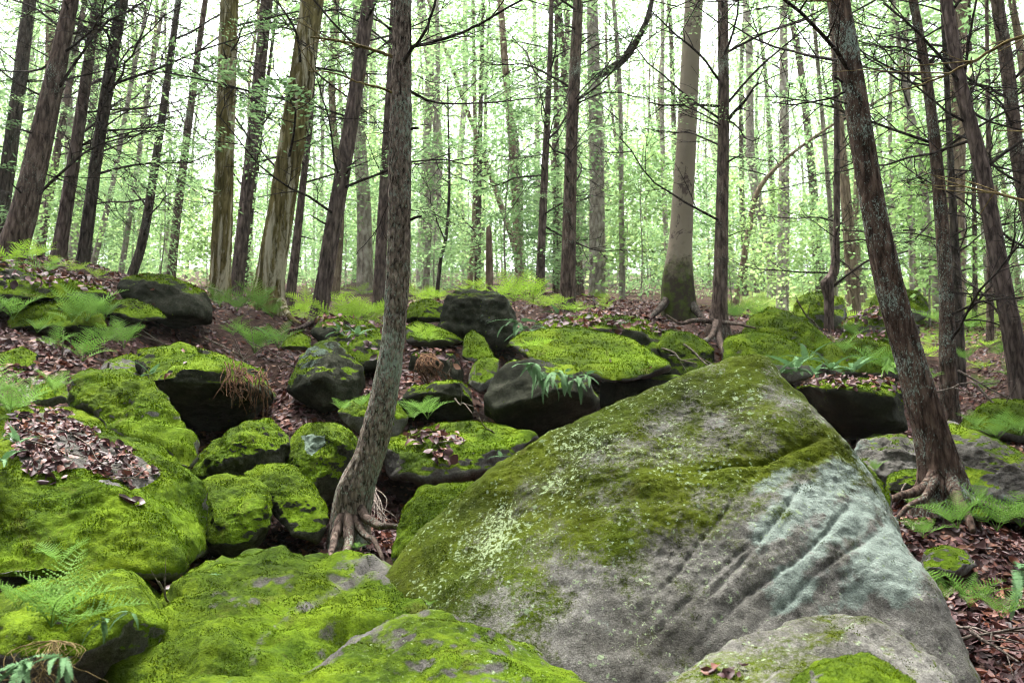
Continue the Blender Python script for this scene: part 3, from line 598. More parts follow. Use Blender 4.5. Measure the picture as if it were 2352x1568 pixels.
B('g', 'squarish mossy boulder wedged at the mouth of the black hollow', 5.5, .6, [(442,1080),(470,1038),(520,1000),(562,970),(622,963),(660,1000),(664,1050),(600,1082),(540,1100),(455,1108)], tilt=.4, bulge=.16, front=[(470,1060,.05),(555,1000,.1),(640,1010,.2),(560,1075,-.05),(640,1050,.05)], sub=6, rnd=26, amp=.05, moss=(-.1, .5), mint=.30, tuft=1.4, mat='rock_dark', chips=16)
def h_paint(V, Nn, Q, mo, mi, sk, big):
    p = in_poly(Q + 10 * np.c_[pn(V * 9, 1), pn(V * 9, 2)], [(692,1000),(748,995),(752,1015),(722,1050),(708,1045)])
    return np.where(p, -.4, mo), np.where(p, .95, mi), sk
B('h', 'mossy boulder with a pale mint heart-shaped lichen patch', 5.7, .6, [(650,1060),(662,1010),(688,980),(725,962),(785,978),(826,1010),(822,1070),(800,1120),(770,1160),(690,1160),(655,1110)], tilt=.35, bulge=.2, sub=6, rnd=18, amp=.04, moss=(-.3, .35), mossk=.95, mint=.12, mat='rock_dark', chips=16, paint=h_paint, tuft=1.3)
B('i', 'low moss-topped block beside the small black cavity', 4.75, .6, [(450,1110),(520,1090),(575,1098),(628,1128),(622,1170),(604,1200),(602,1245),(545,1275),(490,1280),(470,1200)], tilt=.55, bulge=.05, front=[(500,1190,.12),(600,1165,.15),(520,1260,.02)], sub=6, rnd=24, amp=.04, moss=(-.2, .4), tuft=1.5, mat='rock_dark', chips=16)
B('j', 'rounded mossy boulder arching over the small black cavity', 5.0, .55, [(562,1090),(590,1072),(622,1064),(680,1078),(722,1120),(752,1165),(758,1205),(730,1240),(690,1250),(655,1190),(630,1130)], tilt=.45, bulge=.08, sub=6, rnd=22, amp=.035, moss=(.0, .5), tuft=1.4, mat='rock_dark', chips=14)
B('oo', 'yellow-green mossy boulder tucked behind the great boulder', 4.6, .6, [(890,1300),(905,1250),(935,1160),(965,1118),(1060,1112),(1140,1105),(1160,1200),(1050,1330)], tilt=.4, bulge=.08, sub=6, rnd=24, amp=.03, moss=(-.3, .2), tuft=1.5)
# ---- middle tier
B('k', 'cube-like boulder, mossy on one facet and lichened on the other', 7.2, .8, [(660,898),(690,822),(725,795),(765,780),(832,842),(842,885),(805,935),(745,950),(682,918)], front=[(700,880,-.05),(765,800,.15),(735,870,-.1),(800,880,.05),(740,935,-.02)], tilt=.3, sub=6, rnd=34, amp=.04, moss=(.42, .75), mint=.42, spk=.2, mat='rock_dark', seed=3)
B('l', 'leaf-strewn boulder shelf behind the cube-like boulder', 8.2, .9, [(712,765),(730,736),(800,732),(885,758),(905,850),(830,860),(760,800)], tilt=.6, bulge=.1, sub=5, moss=(.35, .8), mint=.25, mat='rock_dark')
B('m', 'little mossy stone beside the cube-like boulder', 8.4, .3, [(645,800),(660,775),(690,765),(712,775),(715,805)], tilt=.2, bulge=.1, sub=5, moss=(.1, .5))
B('n', 'mossy rock half hidden behind the bending trunk', 6.6, .5, [(775,945),(810,920),(855,905),(905,918),(935,960),(915,1010),(850,1010),(795,975)], tilt=.3, bulge=.12, sub=5, rnd=22, moss=(.15, .6))
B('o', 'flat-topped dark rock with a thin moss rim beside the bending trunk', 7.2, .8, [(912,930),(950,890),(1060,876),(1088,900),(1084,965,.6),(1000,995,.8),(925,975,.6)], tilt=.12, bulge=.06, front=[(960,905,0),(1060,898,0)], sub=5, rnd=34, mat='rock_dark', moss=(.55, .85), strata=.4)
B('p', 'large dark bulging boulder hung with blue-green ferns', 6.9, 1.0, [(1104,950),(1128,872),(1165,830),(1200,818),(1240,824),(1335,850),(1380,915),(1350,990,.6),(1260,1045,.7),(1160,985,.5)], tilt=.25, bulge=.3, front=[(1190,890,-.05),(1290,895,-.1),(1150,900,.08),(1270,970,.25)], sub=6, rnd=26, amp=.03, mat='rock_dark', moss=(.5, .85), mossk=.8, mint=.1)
B('q', 'flat mossy slab with leaves on top over the rooty black gap', 5.95, 1.1, [(868,1022,.5),(950,998,.75),(1040,966,1.0),(1120,964,1.0),(1228,1004,.75),(1185,1040,.45),(1128,1065,.2),(1118,1100,.1),(1000,1116,.0),(880,1092,.05)], front=[(900,1040,.12),(1000,1050,.1),(1110,1040,.15)], sub=6, rnd=34, amp=.04, moss=(.05, .6), spk=.1, strata=.3, tuft=1.5)
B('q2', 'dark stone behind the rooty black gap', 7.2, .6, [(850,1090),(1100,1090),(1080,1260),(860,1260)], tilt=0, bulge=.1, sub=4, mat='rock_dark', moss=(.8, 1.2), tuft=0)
B('r', 'long smooth mossy slab tilted like a lid over dark rock', 8.2, 1.2, [(1165,792,.6),(1205,765,1.0),(1330,753,1.2),(1450,778,1.0),(1530,828,.5),(1566,852,.2),(1500,872,.0),(1400,880,.0),(1290,850,.1),(1200,828,.3)], front=[(1400,862,-.02),(1250,838,.15)], sub=6, rnd=44, amp=.02, moss=(.3, .62), mossk=1.0, spk=.1, tuft=1.2, seed=12)
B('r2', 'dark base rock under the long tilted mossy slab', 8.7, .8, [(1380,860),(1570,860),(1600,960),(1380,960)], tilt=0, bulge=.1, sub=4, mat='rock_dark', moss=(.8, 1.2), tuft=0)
B('s', 'grey blocky boulder with a hollowed front on the ridge', 10.2, 1.0, [(1002,778),(1030,682),(1052,664),(1120,668),(1162,682),(1185,725),(1210,790),(1140,800),(1060,790)], tilt=.25, bulge=.1, front=[(1020,760,0),(1090,720,.1),(1170,770,0),(1040,690,.1),(1150,690,.1)], sub=6, rnd=40, amp=.05, moss=(.7, 1.0), mossk=.7, mint=.3, mat='rock_dark', strata=.5)
B('t', 'small mossy boulder next to the grey blocky boulder', 10.8, .6, [(926,740),(940,700),(985,686),(1018,700),(1018,740)], tilt=.3, bulge=.12, sub=5, moss=(.25, .7), mat='rock_dark')
B('u', 'pointed mossy slab leaning at the foot of the blocky boulder', 8.9, .4, [(1058,822),(1066,775),(1085,758),(1110,775),(1140,830),(1100,835)], tilt=.4, bulge=.05, sub=5, moss=(.0, .5))
B('v', 'small pale-moss stone between dark flat rock and bulging boulder', 7.9, .4, [(1075,880),(1085,838),(1105,820),(1145,825),(1145,875),(1100,900)], tilt=.3, bulge=.06, sub=5, moss=(.0, .6), mossk=.8)
B('w', 'long dark ledge capped with litter below the beech', 9.8, 1.3, [(1215,770,.3),(1240,738,.5),(1400,728,.6),(1500,745,.6),(1560,780,.5),(1605,850,.2),(1560,870,.0),(1450,800,.0),(1300,765,.0)], sub=6, rnd=30, mat='rock_dark', moss=(.3, .75), strata=.4, bulge=.05)
B('w2', 'mossy stone under the gripping roots of the brown trunk', 9.6, .8, [(1500,800),(1540,760),(1600,770),(1640,800),(1640,890),(1560,900)], tilt=.4, bulge=.1, sub=5, mat='rock_dark', moss=(.2, .7))
B('x', 'smooth green hump boulder beside the rooted brown trunk', 9.2, .9, [(1655,860),(1672,775),(1715,755),(1800,772),(1875,815),(1905,852),(1820,880)], tilt=.7, bulge=.1, sub=6, rnd=20, moss=(.0, .5), mossk=.95)
B('y', 'upper green hump with a long ridge above the smooth green hump', 11.2, 1.0, [(1700,785),(1725,730),(1770,708),(1850,735),(1910,790),(1960,830),(1850,830)], tilt=.6, bulge=.1, sub=5, moss=(.05, .55))
B('y2', 'sloping mossy rock beneath the elbowed thin trunk', 10.2, 1.0, [(1880,850),(1900,790),(1990,780),(2060,800),(2080,870),(1950,880)], tilt=.5, bulge=.1, sub=5, moss=(.1, .6))
B('z', 'bright mossy boulder upslope of the two green humps', 13.6, 1.0, [(1818,745),(1826,698),(1850,676),(1890,672),(1935,690),(1950,735),(1890,760)], tilt=.5, bulge=.15, sub=5, moss=(.0, .5))
B('z2', 'mossy outcrop capped with leaves and a pale root', 12.4, 1.0, [(1925,800),(1940,745),(2000,712),(2060,705),(2110,750),(2100,810),(2010,825)], tilt=.5, bulge=.15, sub=5, moss=(.1, .6))
B('z3', 'mossy boulder far up behind the reddish leaning trunk', 16, 1.2, [(1990,730),(2010,680),(2060,660),(2110,670),(2140,720),(2080,750)], tilt=.5, bulge=.15, sub=5, moss=(.0, .5))
# ---- beyond the great boulder
B('bb', 'dark overhanging slab topped with litter behind the great boulder', 7.0, 1.1, [(1825,890,.4),(1900,872,.6),(2040,880,.6),(2066,905,.5),(2080,985,.3),(1990,1010,.5),(1890,1005,.9)], front=[(1900,890,.15),(2050,905,.1),(2050,970,.05)], sub=6, rnd=40, amp=.03, mat='rock_dark', moss=(.35, .7), strata=.5)
B('cc', 'grey wrinkled boulder under the dark overhanging slab', 6.5, .7, [(1935,1090),(1965,1030),(2000,998),(2060,1002),(2130,1035),(2150,1100),(2050,1130)], tilt=.35, bulge=.12, sub=6, rnd=22, amp=.05, moss=(.75, 1.1), mossk=.6, mint=.45, strata=.5)
B('dd', 'small block with a bright moss cap touching the leaning trunk', 6.05, .4, [(2030,1135),(2040,1095),(2075,1080),(2145,1075),(2150,1130)], tilt=.2, bulge=.08, sub=5, rnd=36, mat='rock_dark', moss=(.45, .6), tuft=2)
B('ee', 'grey boulder with a moss crest behind the leaning trunk foot', 6.35, .9, [(2140,1010),(2180,965),(2250,1000),(2352,1050),(2460,1100),(2460,1210),(2300,1190),(2180,1170)], tilt=.35, bulge=.1, sub=6, rnd=30, amp=.03, moss=(.6, .85), mint=.35, spk=.2)
B('ff', 'narrow mossy rock strip squeezed behind the great boulder edge', 5.0, .4, [(1905,1080),(1930,1030),(1960,1040),(2010,1090),(2050,1140),(2040,1200),(1980,1180)], tilt=.3, bulge=.06, sub=5, moss=(.1, .6))
B('gg', 'small mossy stone in litter beside the great boulder', 4.7, .35, [(2110,1310),(2128,1262),(2165,1250),(2215,1265),(2240,1300),(2200,1330)], tilt=.3, bulge=.08, sub=5, moss=(.3, .8))
B('g2', 'tiny mossy stone among the leaning trunk roots', 5.6, .2, [(2230,1185),(2240,1168),(2262,1165),(2275,1185),(2255,1195)], tilt=.1, bulge=.04, sub=4, moss=(.1, .5))
B('ii', 'mossy rock low on the litter slope between slanting trunks', 8.4, .7, [(2225,1000),(2245,935),(2290,918),(2360,925),(2420,980),(2380,1020)], tilt=.5, bulge=.1, sub=5, moss=(.1, .6))
B('i2', 'broken mossy rocks heap below the slim reddish trunk', 8.8, .6, [(2200,1000),(2215,955),(2260,960),(2270,1005)], tilt=.3, bulge=.1, sub=5, moss=(.2, .7))
# ---- upper litter slope
B('jj', 'thick ledge roofed with ferns and litter over a dark slot', 8.3, 1.6, [(-160,690,.3),(-120,612,.8),(60,610,.8),(170,640,.7),(250,665,.5),(250,690,.3),(120,690,.1),(0,695,.0)], sub=6, rnd=34, mat='rock_dark', moss=(.35, .8), strata=.5, bulge=.05)
B('j2', 'low mossy stone beneath the fern-roofed ledge', 8.2, .9, [(20,760),(40,700),(140,690),(180,700),(230,720),(240,770)], tilt=.3, bulge=.1, sub=5, mat='rock_dark', moss=(.25, .65))
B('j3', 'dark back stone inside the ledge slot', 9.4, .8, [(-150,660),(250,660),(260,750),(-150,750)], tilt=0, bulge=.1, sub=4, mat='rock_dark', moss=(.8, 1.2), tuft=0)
B('kk', 'lone wedge boulder with moss roof at the litter slope crest', 9.6, .8, [(272,662,.2),(290,640,.4),(330,628,.5),(400,640,.5),(465,670,.4),(492,705,.2),(485,745,.3),(400,750,.4),(310,720,.4)], bulge=.1, sub=6, rnd=34, mat='rock_dark', moss=(.45, .8))
B('ll', 'flat mossy stone below the lone wedge boulder', 9.0, .6, [(235,725),(250,690),(300,685),(365,712),(385,732),(300,742)], tilt=.4, bulge=.06, sub=5, mat='rock_dark', moss=(.3, .7))
B('mm', 'dull grey mossy stone embedded at the litter slope side', 7.2, .5, [(-30,870),(0,815),(50,798),(85,815),(90,850),(40,875)], tilt=.3, bulge=.1, sub=5, mat='rock_dark', moss=(.3, .7))
B('nn', 'small mossy stone among ferns above the moss mound', 5.7, .35, [(70,925),(85,885),(115,868),(150,885),(160,920),(110,935)], tilt=.3, bulge=.08, sub=5, moss=(.2, .7))
B('n2', 'low mossy stone beside the overhanging dark slab', 6.8, .5, [(228,860),(240,830),(290,815),(330,820),(330,870),(270,880)], tilt=.3, bulge=.08, sub=5, moss=(.3, .8))
B('s2', 'green sloping rock face below the ridge ferns', 9.4, .9, [(935,790,.2),(930,750,.6),(960,738,.8),(1010,755,.6),(1065,785,.1),(1000,800,.0)], bulge=.05, sub=5, moss=(-.2, .3))
B('s3', 'root-curtained dark rock under the litter bank', 8.8, .7, [(935,890),(945,810),(1040,815),(1065,850),(1060,890),(990,910)], tilt=.1, bulge=.1, sub=5, mat='rock_dark', moss=(.5, .9))
# ------------------------------------------------------------------ trees
def trunk_mesh(path, rad, seg, bark, rough, base, flute=0.):
    """bark-covered trunk, relief in the mesh"""
    n = len(path); a = np.arange(seg) * 2 * math.pi / seg
    ca, sa = np.cos(a), np.sin(a)
    R = rad[:, None] * np.ones(seg)[None, :]
    S = np.stack([np.broadcast_to(ca[None, :] * 1.0, (n, seg)) * rad[:, None], np.broadcast_to(sa[None, :], (n, seg)) * rad[:, None], np.broadcast_to(path[:, 2:3], (n, seg))], -1).reshape(-1, 3)
    nb = fbm(S * np.array([2.2, 2.2, 1.0]) + base[0], 2, 21)
    nf = fbm(S * np.array([34, 34, 7.]) + base[1], 3, 22, ridged=True) if rough > 0 else 0
    R = R.ravel() * (1 + .05 * nb) + rough * nf
    if flute:
        hrel = np.repeat(path[:, 2] - path[0, 2], seg); fl = np.exp(-np.maximum(hrel - .3, 0) / .25)
        R = R * (1 + flute * fl * np.maximum(0, np.cos(np.tile(a, n) * 5 + base[0] * 9)) )
    V = np.repeat(path, seg, 0) + np.stack([np.tile(ca, n) * R, np.tile(sa, n) * R, np.zeros(n * seg)], 1)
    i = np.arange(n - 1)[:, None] * seg; j = np.arange(seg)[None, :]; k = (j + 1) % seg
    F = np.stack([i + j, i + k, i + seg + k, i + seg + j], -1).reshape(-1, 4)
    return fast_mesh('trunk', V - base, F, M[bark], True)
# dead branches: a few limb shapes shared by all trees
def limb(L, r0, rng, up=.25, twigs=7, droop=.25, depth=1):
    bg_ = Bag(); n = 9
    t = np.linspace(0, 1, n); wob = rng.normal(0, .03, (n, 3)).cumsum(0) * L
    P = np.stack([L * t, L * .12 * np.sin(t * 3 + rng.rand() * 6) * t, L * (up * t - droop * t * t)], 1) + wob * t[:, None]
    bg_.add(*tube(P, r0 * (1 - .85 * t) + .0012, 5))
    def sub(Pa, ra, Lb, num, lev):
        for q in range(num):
            s = .15 + .83 * (q + rng.rand() * .8) / num; i = min(int(s * (len(Pa) - 1)), len(Pa) - 2); p = Pa[i] + (Pa[i + 1] - Pa[i]) * (s * (len(Pa) - 1) - i)
            dr = Pa[i + 1] - Pa[i]; dr /= np.linalg.norm(dr); sd = np.cross(dr, [0, 0, 1]); sd /= np.linalg.norm(sd) + 1e-9
            sg = 1 if q % 2 else -1; an = .6 + .5 * rng.rand()
            v = dr * math.cos(an) + sd * sg * math.sin(an) + np.array([0, 0, rng.normal(0, .22)])
            l = Lb * (1.1 - .7 * s) * (.5 + .8 * rng.rand()); m = 5; tt = np.linspace(0, 1, m)
            bend = rng.normal(0, .18, 3)
            C = p + v * (l * tt)[:, None] + bend * (l * tt ** 2)[:, None]
            bg_.add(*tube(C, ra * (1 - .8 * tt) + .0008, 3, False))
            if lev: sub(C, ra * .55, Lb * .42, 4, lev - 1)
    sub(P, r0 * .42, L * .42, twigs, depth)
    return bg_
lr = np.random.RandomState(31)
LIMBS = [limb(1.0, .0085, lr, up=lr.uniform(-.1, .55), twigs=lr.randint(5, 10), droop=lr.uniform(-.2, .4), depth=1).mesh('branch', M['twig']) for k in range(12)]
STUBS = [limb(.25, .014, lr, up=lr.uniform(-.1, .4), twigs=1, droop=.1, depth=0).mesh('branch', M['twig']) for k in range(3)]
# foliage sprays of hemlock and broad leaves
def spray_crown(rng, H, z0, R, nb, leaf, per, broad=False, conic=.75):
    Vs = []; 
    for k in range(nb):
        f = (k + rng.rand()) / nb; z = z0 + (H - z0) * f; Lb = R * (1 - conic * f) * rng.uniform(.55, 1.1); az = rng.rand() * 6.283
        m = max(6, int(per * Lb / R)); s = rng.rand(m) ** .7
        side = rng.normal(0, .26, m) * Lb * (1.05 - .6 * s)
        dx, dy = math.cos(az), math.sin(az); dz = -.25 * Lb * s ** 2 + .12 * Lb * s + rng.normal(0, .05 if not broad else .28, m) * Lb
        C = np.stack([dx * Lb * s - dy * side, dy * Lb * s + dx * side, z + dz], 1)
        ang = az + np.sign(side) * rng.uniform(.4, 1.3, m) + rng.normal(0, .3, m)
        l = leaf * rng.uniform(.6, 1.4, m); w = l * (.42 if broad else .22)
        t = np.stack([np.cos(ang), np.sin(ang), rng.normal(-.25, .3, m)], 1); t /= np.linalg.norm(t, axis=1)[:, None]
        nr = np.stack([rng.normal(0, .35 if not broad else .7, m), rng.normal(0, .35 if not broad else .7, m), np.ones(m)], 1)
        b = np.cross(t, nr); b /= np.linalg.norm(b, axis=1)[:, None]
        Vs.append(np.stack([C, C + t * (l * .45)[:, None] + b * w[:, None], C + t * l[:, None], C + t * (l * .45)[:, None] - b * w[:, None]], 1).reshape(-1, 3))
    V = np.concatenate(Vs); return V, np.arange(len(V)).reshape(-1, 4)
fr_ = np.random.RandomState(5)
def crown_mesh(*a, mat='hemlock', **k):
    V, F = spray_crown(fr_, *a, **k); return fast_mesh('crown', V, F, M[mat], False)
CR_HIGH = [crown_mesh(7.0, .0, 1.7, 34, .15, 50) for k in range(2)]
CR_LOW = [crown_mesh(14.0, z0, 2.6, nb, .105, 120) for z0, nb in ((1.2, 85), (2.0, 75), (3.2, 70), (.6, 90))]
CR_BROAD = [crown_mesh(12.0, z0, 3.0, nb, .10, 105, mat='broad', broad=True, conic=.5) for z0, nb in ((2.0, 60), (.8, 70), (3.5, 55))]
CR_SAP = [crown_mesh(3.2, .5, 1.3, 26, .09, 90, mat='broad', broad=True, conic=.5), crown_mesh(3.6, .4, 1.3, 40, .085, 110)]
def place(o, P, base, az, el, sc):
    o.location = [float(c) for c in (P - base)]
    o.rotation_euler = (0, -el, az); o.scale = (sc, sc, sc)
def needle_spray(rng, n=420):
    s = rng.rand(n) ** .75; sd = rng.choice([-1, 1], n); q = rng.rand(n); w = .42 * (1.08 - s) * q
    C = np.stack([s + .25 * w, sd * w, .25 * s - .38 * s * s - .25 * w * w + rng.normal(0, .015, n)], 1)
    an = sd * rng.uniform(.5, 1.2, n); t = np.stack([np.cos(an), np.sin(an), rng.normal(-.15, .2, n)], 1); b = np.cross(t, np.stack([rng.normal(0, .3, n), rng.normal(0, .3, n), np.ones(n)], 1)); b /= np.linalg.norm(b, axis=1)[:, None]
    l = rng.uniform(.022, .05, n)[:, None]; V = np.stack([C, C + t * l * .5 + b * l * .2, C + t * l, C + t * l * .5 - b * l * .2], 1).reshape(-1, 3)
    return fast_mesh('needle_spray', V, np.arange(4 * n).reshape(-1, 4), M['hemlock'], False)
SPRAYS = [needle_spray(fr_) for k in range(5)]
TREE_O = {}
for key, Y, pts, bark, nbr, label in TREES:
    C = np.array([WY(x, y, Y) for x, y, w in pts]); Rr = np.array([w / FP * Y / CP / 2 for x, y, w in pts])
    # carry the stem on above the frame and a little into the soil
    dirn = C[-1] - C[-2]; dirn /= np.linalg.norm(dirn); ext = 5.0 if key not in ('arch', 'dk') else .8
    C = np.vstack([C[0] - np.array([0, 0, .35]), C, C[-1] + dirn * ext * .5, C[-1] + dirn * ext]); Rr = np.r_[Rr[0] * 1.1, Rr, Rr[-1] * .75, max(Rr[-1] * .3, .012)]
    near = Y < 8
    ln = np.linalg.norm(np.diff(C, axis=0), axis=1).sum(); n = int(ln / (.012 if near else .05)); n = min(n, 900)
    path = catmull(C, n); rad = catmull(np.c_[Rr, Rr, Rr], n)[:, 0]
    base = np.array([C[1][0], C[1][1], C[1][2]])
    root = tag(link('tree', None, loc=base), label, 'tree', 'forest trees')
    seg = 72 if near else (28 if Y < 14 else 14)
    rough = {'bark_hero': .012, 'bark_red': .010, 'bark_yellow': .022, 'bark_beech': .0, 'bark_pale': .004}.get(bark, .010) * (1 if near or Y < 14 else .8)
    tr = link('trunk', trunk_mesh(path, rad, seg, bark, rough, base, flute=.25 if Y < 13 else .15), root)
    rng = np.random.RandomState(int(Y * 100) + len(label))
    ztop = .50 * Y + .6
    idx = np.where((path[:, 2] - base[2] > .5) & (path[:, 2] < ztop))[0]
    for b in range(int(nbr * 1.25)):
        lo = len(idx) * (.12 if b % 4 else .0); i = idx[int(lo + (len(idx) - lo - 1) * rng.rand() ** .8)]
        stub = rng.rand() < .22
        o = link('branch', (STUBS[rng.randint(3)] if stub else LIMBS[rng.randint(12)]), root)
        az = rng.rand() * 6.283
        place(o, path[i] + rad[i] * .7 * np.array([math.cos(az), math.sin(az), 0]), base, az, rng.uniform(-.2, .4), 1.0 if stub else rng.uniform(.7, 1.9) * min(1.3, .75 + Y / 40))
        o.rotation_euler.x = rng.uniform(-1, 1)
        if not stub and Y > 11 and b % 3 == 1 and (path[i, 2] > .24 * Y or Y > 17):
            g = link('needle_spray', SPRAYS[rng.randint(5)], root); tag(g, kind='stuff'); g.location = o.location; g.rotation_euler = o.rotation_euler; g.rotation_euler.x *= .4; g.scale = o.scale
    if key not in ('arch', 'dk'):
        c = link('crown', CR_HIGH[rng.randint(2)], root); c.location = [float(q) for q in (C[-3] + dirn * .9 - base)]
        c.scale = (1, 1, .8); c.rotation_euler.z = rng.rand() * 6
    TREE_O[key] = (root, path, rad, base)
# particular limbs seen on the near trunks
def own_limb(key, pts, r0, r1, mat='twig_olive', name='branch', twigs=4, seed=0, n=22):
    root, path, rad, base = TREE_O[key]; rng = np.random.RandomState(seed)
    P = catmull([WY(x, y, Yd) for x, y, Yd in pts], n); P = P + rng.normal(0, .004, P.shape).cumsum(0) * .6
    bg_ = Bag(); t = np.linspace(0, 1, n); bg_.add(*tube(P, r0 + (r1 - r0) * t + .0008 * rng.rand(n), 6))
    for q in range(twigs):
        i = rng.randint(n // 4, n - 2); d = P[i + 1] - P[i]; d /= np.linalg.norm(d) + 1e-9
        v = d * .8 + rng.normal(0, .5, 3); l = rng.uniform(.12, .4); tt = np.linspace(0, 1, 6)
        C = P[i] + v * (l * tt)[:, None] + rng.normal(0, .2, 3) * (l * tt ** 2)[:, None]
        bg_.add(*tube(C, (r0 * .35) * (1 - .8 * tt) + .0008, 4))
    V = np.concatenate(bg_.V) - base; return link(name, fast_mesh(name, V, np.concatenate(bg_.F), M[mat]), root)
own_limb('hero', [(905,130,5.3),(850,108,5.2),(790,92,5.05),(715,84,4.9)], .010, .004, seed=1)
own_limb('hero', [(908,212,5.3),(850,196,5.2),(780,170,5.0),(712,160,4.9)], .007, .002, seed=2)
own_limb('hero', [(925,165,5.3),(930,135,5.25),(960,95,5.2),(990,50,5.2),(1012,-30,5.2)], .012, .006, 'twig', seed=3)
own_limb('hero', [(935,108,5.3),(1000,92,5.35),(1080,62,5.45),(1150,25,5.5),(1230,-20,5.6)], .010, .005, 'twig', twigs=7, seed=4)
own_limb('hero', [(940,212,5.35),(1000,238,5.6),(1090,240,6.0),(1190,232,6.5),(1290,222,7.0)], .007, .003, 'twig', twigs=6, seed=5)
own_limb('hero', [(938,300,5.3),(962,297,5.28)], .008, .006, 'twig', twigs=0, seed=6, n=5)
own_limb('hero', [(938,505,5.3),(966,498,5.28)], .009, .005, 'twig', twigs=0, seed=7, n=5)
own_limb('hero', [(905,300,5.3),(870,312,5.25)], .005, .002, 'twig', twigs=1, seed=8, n=6)
own_limb('hero', [(905,440,5.3),(868,520,5.3),(820,575,5.4)], .004, .001, 'twig', twigs=3, seed=9)
own_limb('lean', [(1955,205,6.0),(1890,232,5.9),(1820,240,5.8),(1780,236,5.7)], .007, .002, 'twig', seed=11)
own_limb('lean', [(1932,2,6.0),(1880,2,5.9),(1808,8,5.8)], .008, .002, 'twig_olive', seed=12)
own_limb('lean', [(1938,190,6.0),(1915,175,5.9)], .008, .006, 'twig', twigs=0, seed=13, n=5)
own_limb('lean', [(1945,240,6.0),(1890,222,5.8)], .006, .003, 'twig', twigs=0, seed=14, n=6)
own_limb('x2', [(1362,175,20),(1400,160,19.6),(1440,128,19.2),(1470,80,18.8),(1490,30,18.6),(1505,-40,18.5)], .10, .05, 'bark_dark', twigs=5, seed=15)
own_limb('t', [(1655,245,11.5),(1600,240,11.3),(1530,242,11.1),(1490,235,11)], .018, .006, 'twig', twigs=6, seed=16)
own_limb('t', [(1668,280,11.5),(1710,235,11.2),(1745,190,11)], .026, .008, 'twig', twigs=7, seed=17)
own_limb('t', [(1655,190,11.5),(1610,130,11.2),(1540,70,11),(1490,20,10.8)], .018, .006, 'twig', twigs=6, seed=18)
own_limb('t', [(1668,240,11.5),(1740,160,11.2),(1830,80,10.8),(1900,20,10.5)], .016, .005, 'twig', twigs=7, seed=19)
own_limb('z', [(2203,190,9.5),(2150,120,9.0),(2090,60,8.6),(2030,10,8.2)], .020, .007, 'twig', twigs=7, seed=20)
own_limb('z', [(2215,170,9.5),(2230,80,9.2),(2250,-20,9)], .016, .008, 'twig', twigs=4, seed=21)
own_limb('e', [(262,120,11.5),(240,72,11.2),(190,50,10.8),(120,30,10.5)], .020, .006, 'twig', twigs=7, seed=22)
own_limb('e', [(225,300,11.5),(300,296,11.2),(390,288,10.9)], .016, .005, 'twig', twigs=6, seed=23)
# surface roots
def roots(key, lst, mat=None):
    mat = mat or {t[0]: t[3] for t in TREES}[key]
    for k, pts in enumerate(lst):
        r0, r1 = pts[0]; own_limb(key, pts[1:], r0 * .62, r1 * .4, mat, 'root', 0, 40 + k, 26)
roots('hero', [[(.05, .02), (815,1150,5.28), (838,1190,5.16), (872,1212,5.05), (905,1212,5.02), (925,1235,5.0)], [(.06, .03), (800,1150,5.28), (803,1220,5.13), (798,1262,4.98), (785,1330,4.8)],
               [(.05, .02), (790,1150,5.28), (772,1215,5.16), (762,1260,5.0), (750,1320,4.8)], [(.045, .02), (808,1170,5.26), (838,1225,5.12), (868,1250,5.0), (890,1300,4.9)]], 'bark_brown')
roots('lean', [[(.065, .03), (2150,1075,5.95), (2118,1120,5.85), (2080,1138,5.72), (2045,1150,5.6), (2000,1185,5.5)], [(.07, .03), (2185,1080,5.95), (2215,1135,5.85), (2255,1150,5.8), (2310,1166,5.78), (2400,1195,5.75)],
               [(.075, .04), (2172,1080,5.95), (2195,1140,5.72), (2215,1170,5.5), (2235,1215,5.35)], [(.05, .02), (2155,1090,5.92), (2128,1145,5.7), (2098,1165,5.55), (2060,1205,5.4)]])
roots('t', [[(.07, .02), (1645,740,11.3), (1630,775,10.7), (1605,790,10.2), (1590,800,10.0)], [(.07, .02), (1648,760,11.2), (1662,800,10.3), (1680,835,9.4), (1690,850,9.1)],
            [(.06, .02), (1640,738,11.4), (1590,735,11.2), (1560,740,11), (1530,720,11)], [(.05, .02), (1662,740,11.4), (1700,745,11), (1740,755,10.8)]])
roots('beech', [[(.10, .03), (1530,690,12.4), (1505,720,12), (1480,745,11.6)], [(.10, .03), (1590,700,12.4), (1612,725,12), (1630,735,11.8)]], 'bark_dark')
roots('l', [[(.09, .02), (640,690,11.9), (665,730,11.4), (690,745,11.1)], [(.09, .02), (590,690,11.9), (570,715,11.5), (560,730,11.2)]])
roots('n', [[(.06, .02), (715,735,11.4), (690,755,11), (660,760,10.8)], [(.05, .02), (735,735,11.4), (750,755,11)]])
# broken snag
C = [W(1124, 690, 14), W(1124, 600, 14), W(1123, 546, 14)]
sb = C[0]; sn = tag(link('snag', None, loc=sb), 'short broken-off snag with a splintered top among thin trunks', 'snag')
P = catmull(C, 40); Vn, Fn = tube(P, np.linspace(.06, .042, 40), 12, False); Vn[-12:, 2] += rs.rand(12) * .18
link('trunk', fast_mesh('trunk', Vn - sb, Fn, M['bark_tan']), sn)
